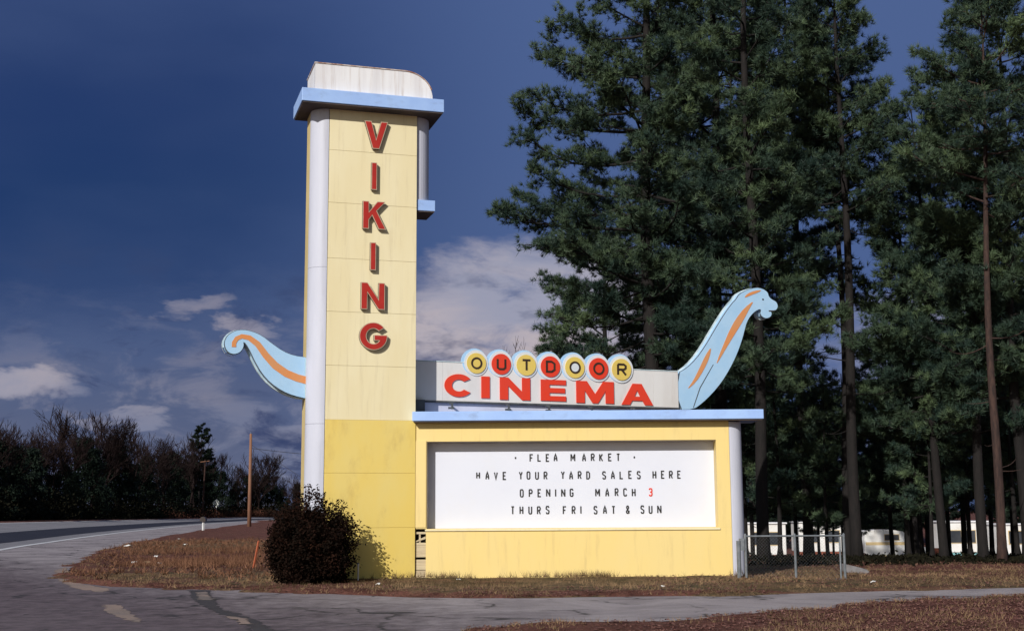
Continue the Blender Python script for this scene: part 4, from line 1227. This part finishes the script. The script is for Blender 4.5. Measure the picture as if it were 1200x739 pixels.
for px, ex_, kd in spots:
    X_, Y_ = behind_road(px, ex_); z = hgt(X_, Y_)
    topz = zpx(px, profile_top(px) + gg.uniform(-6, 8), Y_)
    want = (topz - z) * (gg.uniform(.8, 1.08) if kd == 'b' else gg.uniform(.42, .80))
    if 255 < px < 285 or 315 < px < 345: want *= .85
    src = protos if kd == 'b' else evp
    k = gg.randrange(len(src)); real = (src[k].get('realH') or (max((v.co.z for c in src[k].children for v in c.data.vertices))))
    src[k]['realH'] = real
    sc_ = want / real
    key = (kd, k)
    if key not in used:
        used[key] = 1; o = src[k]; o.location = (X_, Y_, z); o.scale = (sc_,) * 3; o.rotation_euler = (0, 0, gg.uniform(0, 6))
    else:
        dup(src[k], (X_, Y_, z), gg.uniform(0, 6), sc_, src[k]['label'], src[k]['group'])
for s_ in protos + evp:
    pass
for o in bpy.data.objects:
    if 'realH' in o: del o['realH']
# one ragged pine and one bare round tree stand out above the line
X_, Y_ = behind_road(236, 6); tpz = zpx(236, 499, Y_)
pine('pine_tree', 'ragged pine rising over the tree line left of the utility pole', 236, Y_, tpz - hgt(X_, Y_), 6.0, 4.6, 301, 0.3, .85, needle='needle_far', nb=16, X=X_, ndl=.4, ndw=.05)
X_, Y_ = behind_road(303, 8); tpz = zpx(303, 508, Y_)
bare_tree('bare_tree', 'round leafless tree standing directly behind the tall utility pole', (X_, Y_, hgt(X_, Y_)), (tpz - hgt(X_, Y_)) * 0.82, 77, M['bare'], twig=0.05, depth=5, spread=1.25)

# undergrowth: dark along the wood's foot, red-brown scrub by the diamond sign
g = np.random.default_rng(55)
CC = []
for i in range(900):
    px = g.uniform(-80, 420); X_, Y_ = behind_road(px, g.uniform(-1, 16))
    CC.append(np.array((X_, Y_, 0)) + np.array((0, 0, 0.9)) + g.normal(0, 1, (60, 3)) * np.array((1.2, 1.2, 1.2)))
CC = np.concatenate(CC); CC[:, 2] = np.abs(CC[:, 2]); zb_, _ = base_h(CC[:, 0], CC[:, 1]); CC[:, 2] += zb_
V, T = leaf_cloud(CC, 0.20, g)
tag(fastmesh('undergrowth', V, T, M['brush'], tint=np.repeat(g.beta(1.2, 3, len(CC)), 4)), 'dark tangled undergrowth along the foot of the tree line beyond the road', 'undergrowth', kind='stuff')
CC = []
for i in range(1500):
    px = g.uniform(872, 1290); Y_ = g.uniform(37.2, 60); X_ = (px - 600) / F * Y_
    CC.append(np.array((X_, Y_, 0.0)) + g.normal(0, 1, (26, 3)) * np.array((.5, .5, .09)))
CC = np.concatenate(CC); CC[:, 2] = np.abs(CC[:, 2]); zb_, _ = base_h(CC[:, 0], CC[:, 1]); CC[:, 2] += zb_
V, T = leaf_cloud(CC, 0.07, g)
tag(fastmesh('undergrowth', V, T, M['brush'], tint=np.repeat(g.beta(1.2, 3, len(CC)), 4)), 'low dark undergrowth added to imitate the shade on the floor of the pine stand', 'undergrowth', kind='stuff')  # dark leaves added so the stand floor looks shaded
CC = []
for i in range(260):
    px = g.uniform(198, 365); X_, Y_ = behind_road(px, g.uniform(-5.5, -1))
    CC.append(np.array((X_, Y_, 0.4)) + g.normal(0, 1, (45, 3)) * np.array((1.0, 1.0, .7)))
CC = np.concatenate(CC); CC[:, 2] = np.abs(CC[:, 2]); zb_, _ = base_h(CC[:, 0], CC[:, 1]); CC[:, 2] += zb_
V, T = leaf_cloud(CC, 0.13, g)
tag(fastmesh('scrub', V, T, M['redbrush'], tint=np.repeat(g.beta(1.5, 2, len(CC)), 4)), 'red brown scrub on the far verge around the diamond road sign', 'scrub', kind='stuff')

# ------------------------------------------------------------------ bush at the tower's foot
bx = atY(361, 640, 29.05); BX, BY = bx.x, 29.05
bush = thing('bush', (BX, BY, 0), 'dark red brown rounded bush at the foot of the tower', 'bush')
g = np.random.default_rng(21)
st = MB(); CC, TT = [], []
for k in range(520):
    an = g.uniform(0, 6.28); ph_ = math.acos(g.uniform(-.75, 1)); rr_ = g.uniform(.72, 1.0) * (1 + .10 * math.sin(3 * an + 1) + .06 * math.sin(7 * an))
    e_ = np.array((BX + 1.03 * rr_ * math.sin(ph_) ** .9 * math.cos(an), BY + 0.95 * rr_ * math.sin(ph_) ** .9 * math.sin(an), max(.06, .82 + (1.18 if ph_ < 1.57 else .95) * rr_ * math.cos(ph_) * (1 + .06 * math.sin(2 * an)))))
    r0_ = np.array((BX + g.normal(0, .12), BY + g.normal(0, .12), 0.0)); mid_ = r0_ * .45 + e_ * .55 + np.array((0, 0, .15))
    st.tube([r0_, mid_, e_], [.016, .009, .004], 3, False)
    n = 95
    ts = g.random(n) ** .42
    q_ = r0_ + (mid_ - r0_) * np.minimum(ts * 2, 1)[:, None] + (e_ - mid_) * np.maximum(ts * 2 - 1, 0)[:, None] + g.normal(0, .075, (n, 3))
    q_ = q_[g.random(n) < 1.0]; CC.append(q_); TT.append(np.clip(g.beta(1, 3.2) + g.normal(0, .1, n), 0, 1))
for k in range(36):       # loose shoots
    an = g.uniform(0, 6.28); ph_ = g.uniform(0, 1.2)
    d_s = np.array((math.sin(ph_) * math.cos(an), math.sin(ph_) * math.sin(an), math.cos(ph_)))
    a0 = np.array((BX, BY, .9)) + d_s * 1.0; a1 = np.array((BX, BY, .9)) + d_s * g.uniform(1.1, 1.42)
    st.tube([a0, a1], [.006, .003], 3, False)
    CC.append(a0 + (a1 - a0) * g.random((16, 1)) + g.normal(0, .03, (16, 3))); TT.append(np.full(16, .5))
CC = np.concatenate(CC); CC[:, 2] = np.maximum(CC[:, 2], .03)
part('stems', st, M['bare'], bush, recalc=False)
V, T = leaf_cloud(CC, 0.033, g)
fastmesh('leaves', V, T, M['bushleaf'], bush, tint=np.repeat(np.concatenate(TT), 4))

# ------------------------------------------------------------------ street furniture
def seat(px, py):
    x, y = G(px, py); return x, y, hgt(x, y)


x, y, z = seat(292, 617.3)
pole = thing('utility_pole', (x, y, z), 'tall reddish wooden utility pole standing alone left of the tower', 'utility pole')
tz = zpx(294, 508, y)
tx = atY(294, 508, y).x
part('shaft', MB().tube([(x, y, -.3), (x + (tx - x) * .5, y, tz * .5), (tx, y, tz)], [.24, .19, .145], 12), M['pole'], pole, smooth=True)
ins = part('insulator', MB().tube([(tx, y, tz), (tx, y, tz + .22)], [.05, .03], 8), M['galv'], pole)
wr_ = thing('overhead_wire', (tx, y, tz - 1.6), 'dark overhead wire running right from the utility pole behind the tower', 'wire')
a_ = Vector((tx + .15, y, zpx(294, 525, y))); b_ = atY(470, 536, y + 6)
part('span', MB().tube([a_.lerp(b_, t) - Vector((0, 0, .5 * 4 * t * (1 - t) * .6)) for t in np.linspace(0, 1, 12)], .028, 5), M['wire'], wr_)
gw = thing('guy_wire', (tx, y, 0), 'guy wire slanting down right from the utility pole', 'wire')
part('strand', MB().tube([(tx + .12, y, zpx(294, 521, y)), (atY(440, 600, y).x, y + 1, 0.0)], .022, 5), M['wire'], gw)

xs, Ys = behind_road(240, -3.0); z = hgt(xs, Ys)
p2 = thing('utility_pole', (xs, Ys, z), 'dim dark utility pole with a short crossarm in front of the tree line', 'utility pole')
tz = zpx(240, 538, Ys)
part('shaft', MB().tube([(xs, Ys, z - .3), (xs + .3, Ys, tz)], [.24, .16], 10), M['pole_dark'], p2)
part('crossarm', MB().tube([(xs - .8, Ys - .2, tz - .6), (xs + 1.3, Ys - .2, tz - .35)], .09, 6), M['pole'], p2)

x, y, z = seat(238, 621.8)
mbx = thing('mailbox', (x, y, z), 'dark rounded mailbox on a white post at the road edge', 'mailbox')
mz = zpx(238, 610.5, y)
part('post', MB().tube([(x, y, -.2), (x, y, mz)], [.11, .11], 4), M['post_white'], mbx)
pf = [(x - .25, mz + .004), (x + .25, mz + .004)] + [(x + .25 * math.cos(R(t)), mz + .2 + .22 * math.sin(R(t))) for t in range(0, 181, 20)]
PM = Plane((0, y - .28), 0)
bxo = part('box', MB().prism(PM, [pf], 0, .56), M['mail'], mbx)

xs, Ys = behind_road(256, -4.5); z = hgt(xs, Ys)
sg = thing('road_sign', (xs, Ys, z), 'pale diamond road sign on a post at the far verge', 'road sign')
zc_ = zpx(256, 589, Ys); hd = 5.0 / F * Ys
part('post', MB().tube([(xs, Ys + .06, z - .2), (xs, Ys + .06, zc_ + hd * .6)], .05, 6), M['galv'], sg)
PS = Plane((xs, Ys), -0.15)
plate = part('plate', MB().prism(PS, [[(-hd, zc_), (0, zc_ - hd), (hd, zc_), (0, zc_ + hd)]], -.02, 0.0), M['signplate'], sg)
arrow = MB()
arrow.prism(PS, ribbon([(0.05 * hd, zc_ - .45 * hd), (.05 * hd, zc_ - .1 * hd), (-.12 * hd, zc_ + .05 * hd), (-.12 * hd, zc_ + .28 * hd)], .14 * hd, 0), -.03, -.022)
arrow.prism(PS, [[(-.32 * hd, zc_ + .26 * hd), (.08 * hd, zc_ + .26 * hd), (-.12 * hd, zc_ + .52 * hd)]], -.034, -.022)
part('arrow', arrow, M['letter_black'], plate)

x, y, z = seat(295.5, 667)
a_ = Vector((x, y, -.15)); b_ = atY(303, 634, y)
stk = thing('marker_stake', (x, y, z), 'leaning orange marker stake in the grass left of the bush', 'stake')
part('blade', MB().tube([a_, b_, b_ + (b_ - a_).normalized() * .03], [.032, .032, .012], 4), M['stake'], stk)
x, y = atY(420.5, 677, 29.9).x, 29.75
pp = thing('white_pipe', (x, y, 0), 'short thin white pipe standing against the tower in the bush shadow', 'pipe')
part('stem', MB().tube([(x, y, -.1), (x, y, .44)], .018, 8), M['post_white'], pp)
part('cap', MB().tube([(x, y, .441), (x, y, .50)], .026, 8), M['post_white'], pp)

# chain link fence
FY = 29.9
fx = [atY(874, 650, FY).x, atY(932, 650, FY).x, atY(989.5, 650, FY).x]
fz = [zpx(872, 627.5, FY), zpx(932, 627.5, FY), zpx(990, 627.5, FY)]; ft = sum(fz) / 3
fence = thing('chain_link_fence', (fx[1], FY, 0), 'short galvanised chain link fence joining the right end of the marquee', 'fence')
for x in fx:
    po = part('post', MB().tube([(x, FY, -.3), (x, FY, ft + .02)], .03, 10), M['galv'], fence, smooth=False)
    part('cap', MB().tube([(x, FY, ft + .021), (x, FY, ft + .06)], [.034, .012], 10), M['galv'], po)
part('post', MB().tube([(fx[2] - .09, FY + .02, -.3), (fx[2] - .09, FY + .02, ft - .03)], .022, 8), M['galv'], fence)
part('end_pipe', MB().tube([(fx[0] - .17, FY - .05, -.3), (fx[0] - .17, FY - .05, ft - .1)], .05, 10), M['galv'], fence)
part('bracket', MB().box(Plane((fx[0], FY), 0), -.15, -.03, -.06, .0, ft - .32, ft - .05), M['galv'], fence)
part('top_rail', MB().tube([(fx[0], FY, ft), (fx[2], FY, ft)], .021, 8), M['galv'], fence)
part('bottom_wire', MB().tube([(fx[0], FY, .07), (fx[2], FY, .06)], .006, 5), M['galv'], fence)
msh = MB(); a0, a1, h0, h1 = fx[0], fx[2], .06, ft - .02; sp_ = .075
n = int((a1 - a0 + h1 - h0) / sp_)
for i in range(n):
    c_ = a0 - (h1 - h0) + i * sp_
    for sgn in (1, -1):
        p_, q_ = (c_, h0), (c_ + h1 - h0, h1)
        u0 = max(0, (a0 - p_[0]) / (h1 - h0)); u1 = min(1, (a1 - p_[0]) / (h1 - h0))
        if u1 <= u0: continue
        A = (p_[0] + u0 * (h1 - h0), h0 + u0 * (h1 - h0)); B = (p_[0] + u1 * (h1 - h0), h0 + u1 * (h1 - h0))
        if sgn < 0:
            A, B = (a0 + a1 - A[0], A[1]), (a0 + a1 - B[0], B[1])
        msh.tube([(A[0], FY + .03 + .002 * sgn, A[1]), (B[0], FY + .03 + .002 * sgn, B[1])], .0011, 3, False)
part('wire_mesh', msh, M['galv'], fence, recalc=False)
# stone slab by the fence end
x, y, z = seat(1001, 673)
import bmesh
me = bpy.data.meshes.new('stone_slab'); b = bmesh.new(); bmesh.ops.create_icosphere(b, subdivisions=3, radius=1)
for v in b.verts:
    k = 1 + .18 * math.sin(v.co.x * 5 + 1) * math.cos(v.co.y * 4) + .08 * math.sin(v.co.z * 9)
    c_ = v.co * k; v.co = Vector((max(-.75, min(.8, c_.x)) * .42, max(-.7, min(.7, c_.y)) * .25, max(-.6, min(.55, c_.z)) * .17 - c_.x * .10))
b.to_mesh(me); b.free(); me.materials.append(M['stone'])
o = link('stone_slab', me); o.location = (x, y, z + .12); tag(o, 'grey stone slab lying tilted at the right end of the fence', 'stone')

# scraps of litter on the verge
for px, py, sz, mt, nm, lab, cat in [(150.4, 643.7, .26, 'paper', 'paper_scrap', 'flat white paper scrap furthest left in the verge grass', 'litter'), (157.4, 657.3, .17, 'paper', 'paper_scrap', 'crumpled white paper scrap nearest the driveway', 'litter'),
                                     (183, 651.6, .11, 'paper', 'paper_scrap', 'tiny white scrap in the middle of the verge litter', 'litter'), (187, 659, .12, 'paper', 'paper_scrap', 'small white scrap at the lower edge of the red patch', 'litter'),
                                     (210, 634.8, .15, 'paper', 'paper_scrap', 'white paper scrap furthest back towards the mailbox', 'litter'), (217, 641.8, .14, 'paper', 'paper_scrap', 'white scrap just below and right of the furthest one', 'litter'),
                                     (171, 658.5, .2, 'cardboard', 'cardboard_scrap', 'tan cardboard scrap on the red bare earth of the verge', 'litter'),
                                     (443, 689, .09, 'paper', 'paper_scrap', 'white scrap in the dry grass in front of the tower', 'litter'), (537, 683.5, .08, 'paper', 'paper_scrap', 'white scrap under the marquee wall near the broken strip', 'litter'),
                                     (777, 691.5, .07, 'paper', 'paper_scrap', 'white scrap in the dry grass below the right half of the marquee', 'litter'), (1023, 686, .09, 'paper', 'paper_scrap', 'white scrap on the pine straw right of the fence', 'litter')]:
    sz *= .75; x, y = G(px, py); gq = random.Random(int(px * 10)); k = 7
    pit_d = 0.22 * math.exp(-(((x - pit[0]) / 6) ** 2 + ((y - pit[1]) / 6) ** 2)) if px < 300 else 0
    z = hgt(x, y) - pit_d + (.15 if px < 300 else .085)
    vs_ = []
    for i in range(k):
        an = 6.28 * i / k; r_ = sz * gq.uniform(.6, 1.1); vs_.append((x + r_ * math.cos(an), y + r_ * math.sin(an), z + gq.uniform(-.02, .09) * min(1, sz * 6)))
    vs_.append((x, y, z + sz * .45))
    vs_ += [(a_[0], a_[1], a_[2] - .012) for a_ in vs_]
    fs = [(i, (i + 1) % k, k) for i in range(k)] + [((i + 1) % k + k + 1, i + k + 1, 2 * k + 1) for i in range(k)] + [(i, i + k + 1, (i + 1) % k + k + 1, (i + 1) % k) for i in range(k)]
    tag(part(nm, MB().add(vs_, fs), M[mt]), lab, cat, 'scraps of litter in the grass')

# ------------------------------------------------------------------ grass and leaf litter
M['weeds'] = material('dead_weeds', (0.045, 0.020, 0.014), (0.30, 0.155, 0.095), 0.3, 0.95, tint=True, spec=0.03)
M['grass'] = material('dry_grass_blades', (0.055, 0.044, 0.022), (0.30, 0.195, 0.115), 0.5, 0.9, tint=True, spec=0.05)
M['litter'] = material('pine_straw_litter', (0.085, 0.030, 0.028), (0.30, 0.165, 0.135), 0.5, 0.95, tint=True, spec=0.05)
g = np.random.default_rng(99)


def gz(x, y):
    z, d = base_h(x, y); sdv = poly_sd(x, y, AP)
    nzv = vnoise(x, y, 1.1, 1) * 0.5 + vnoise(x, y, 3.3, 2) * 0.3 + vnoise(x, y, 0.3, 3) * 0.5
    ed = sdv + (vnoise(x, y, 0.7, 6) - 0.5) * 0.8 + (vnoise(x, y, 1.6, 4) - 0.5) * 0.7 + (vnoise(x, y, 5, 5) - 0.5) * 0.4
    l_ = (0.02 + 0.075 * nzv) * ss(-0.05, 0.5, ed) - 0.05 * (1 - ss(-0.25, 0.12, ed))
    l_ = l_ - 0.22 * np.exp(-(((x - pit[0]) / 6) ** 2 + ((y - pit[1]) / 6) ** 2)) * ss(0.3, 1.5, sdv)
    l_ = l_ + 0.05 * np.exp(-((y - 30.4) / 0.8) ** 2) * ((x > -4) & (x < 6)) * ss(0.3, 1.0, sdv)
    return z + l_, ed, d


def scatter(n, x0, x1, y0, y1, keep):
    x = g.uniform(x0, x1, n); y = g.uniform(y0, y1, n)
    z, ed, d = gz(x, y)
    k = (ed > 0.05) & (d < -0.8) & ~((y > 30.5) & (y < 31.7) & (x > -4.6) & (x < 5.6)) & keep(x, y, ed)
    return np.stack([x[k], y[k], z[k]], 1)


clump = lambda x, y, ed: vnoise(x, y, 0.9, 31) * .6 + vnoise(x, y, 2.7, 32) * .4 > g.uniform(.25, .75, len(x))
pts = np.concatenate([scatter(26000, -17, 14, 24, 34, clump), scatter(26000, -34, -2, 34, 75, clump), scatter(16000, -1, 13, 16, 25.5, lambda x, y, ed: clump(x, y, ed) & ((vnoise(x, y, .5, 33) > .55) | (ed < .9))), scatter(6000, 4, 22, 29, 40, clump)])
wallp = np.stack([g.uniform(-3.6, 5.4, 520), 30.42 - np.abs(g.normal(0, .10, 520)), np.zeros(520)], 1); wallp[:, 2] = gz(wallp[:, 0], wallp[:, 1])[0]
wallp = wallp[vnoise(wallp[:, 0], wallp[:, 1], 1.3, 44) > .5]
pts[:, 2] -= .02
n = 4
V, T = needles(pts, np.tile(np.array((0, 0, .9)), (len(pts), 1)), n, 0.10, 0.006, 0.75, g)
V2, T2 = needles(wallp, np.tile(np.array((0, -.1, 1.0)), (len(wallp), 1)), 6, 0.17, 0.004, 0.5, g)
V[:, 2] = np.maximum(V[:, 2], -.02)
tg = np.clip(.5 + 1.4 * (vnoise(pts[:, 0], pts[:, 1], .8, 50) - .45) + g.normal(0, .2, len(pts)), 0, 1)
tn = np.concatenate([np.repeat(tg, n * 3), np.repeat(g.beta(2, 2, len(wallp)), 18)])
isle = scatter(11000, -26, -4, 31, 78, lambda x, y, ed: (vnoise(x, y, .6, 81) * .6 + vnoise(x, y, 1.9, 82) * .4 > .5) & (ed > .4))
V4, T4 = needles(isle, np.tile(np.array((0, 0, .8)), (len(isle), 1)), 5, 0.20, 0.012, 0.7, g)
V4[:, 2] = np.maximum(V4[:, 2], -.25)
weed = scatter(5000, -22, -8, 36, 56, lambda x, y, ed: (vnoise(x, y, .45, 71) > .5) & (ed > 1))
V3, T3 = needles(weed, np.tile(np.array((0, 0, 1.0)), (len(weed), 1)), 5, 0.30, 0.007, 0.5, g)
tag(fastmesh('dry_weeds', np.concatenate([V3, V4]), np.concatenate([T3, T4 + len(V3)]), M['weeds'], tint=np.concatenate([np.repeat(g.beta(1.5, 2, len(weed)), 15), np.repeat(g.beta(1, 1.6, len(isle)), 15)])), 'red brown dead weeds standing in the middle of the verge', 'weeds', kind='stuff')
tag(fastmesh('dry_grass', np.concatenate([V, V2]), np.concatenate([T, T2 + len(V)]), M['grass'], tint=tn), 'dry winter grass in tufts along the verge and the foot of the marquee', 'grass', kind='stuff')
lp = np.concatenate([scatter(30000, -2, 13, 16, 25.5, lambda x, y, ed: (ed > .1) & (vnoise(x, y, .9, 66) * .6 + vnoise(x, y, 2.5, 67) * .4 > g.uniform(.15, .65, len(x)))), scatter(16000, 3, 22, 27, 42, lambda x, y, ed: ed > .1), scatter(9000, -16, 5, 24, 31, lambda x, y, ed: (ed > .05) & (ed < 1.6)), scatter(9000, -30, -8, 30, 60, lambda x, y, ed: vnoise(x, y, .25, 61) > .5)])
lp[:, 2] += .012
V, T = leaf_cloud(lp, 0.042, g)
zc_ = np.repeat(lp[:, 2], 4); V[:, 2] = zc_ + np.abs(V[:, 2] - zc_) * .6
tag(fastmesh('leaf_litter', V, T, M['litter'], tint=np.repeat(g.beta(1.2, 2.0, len(lp)), 4)), 'red brown pine straw and fallen leaves over the bare earth', 'leaf litter', kind='stuff')
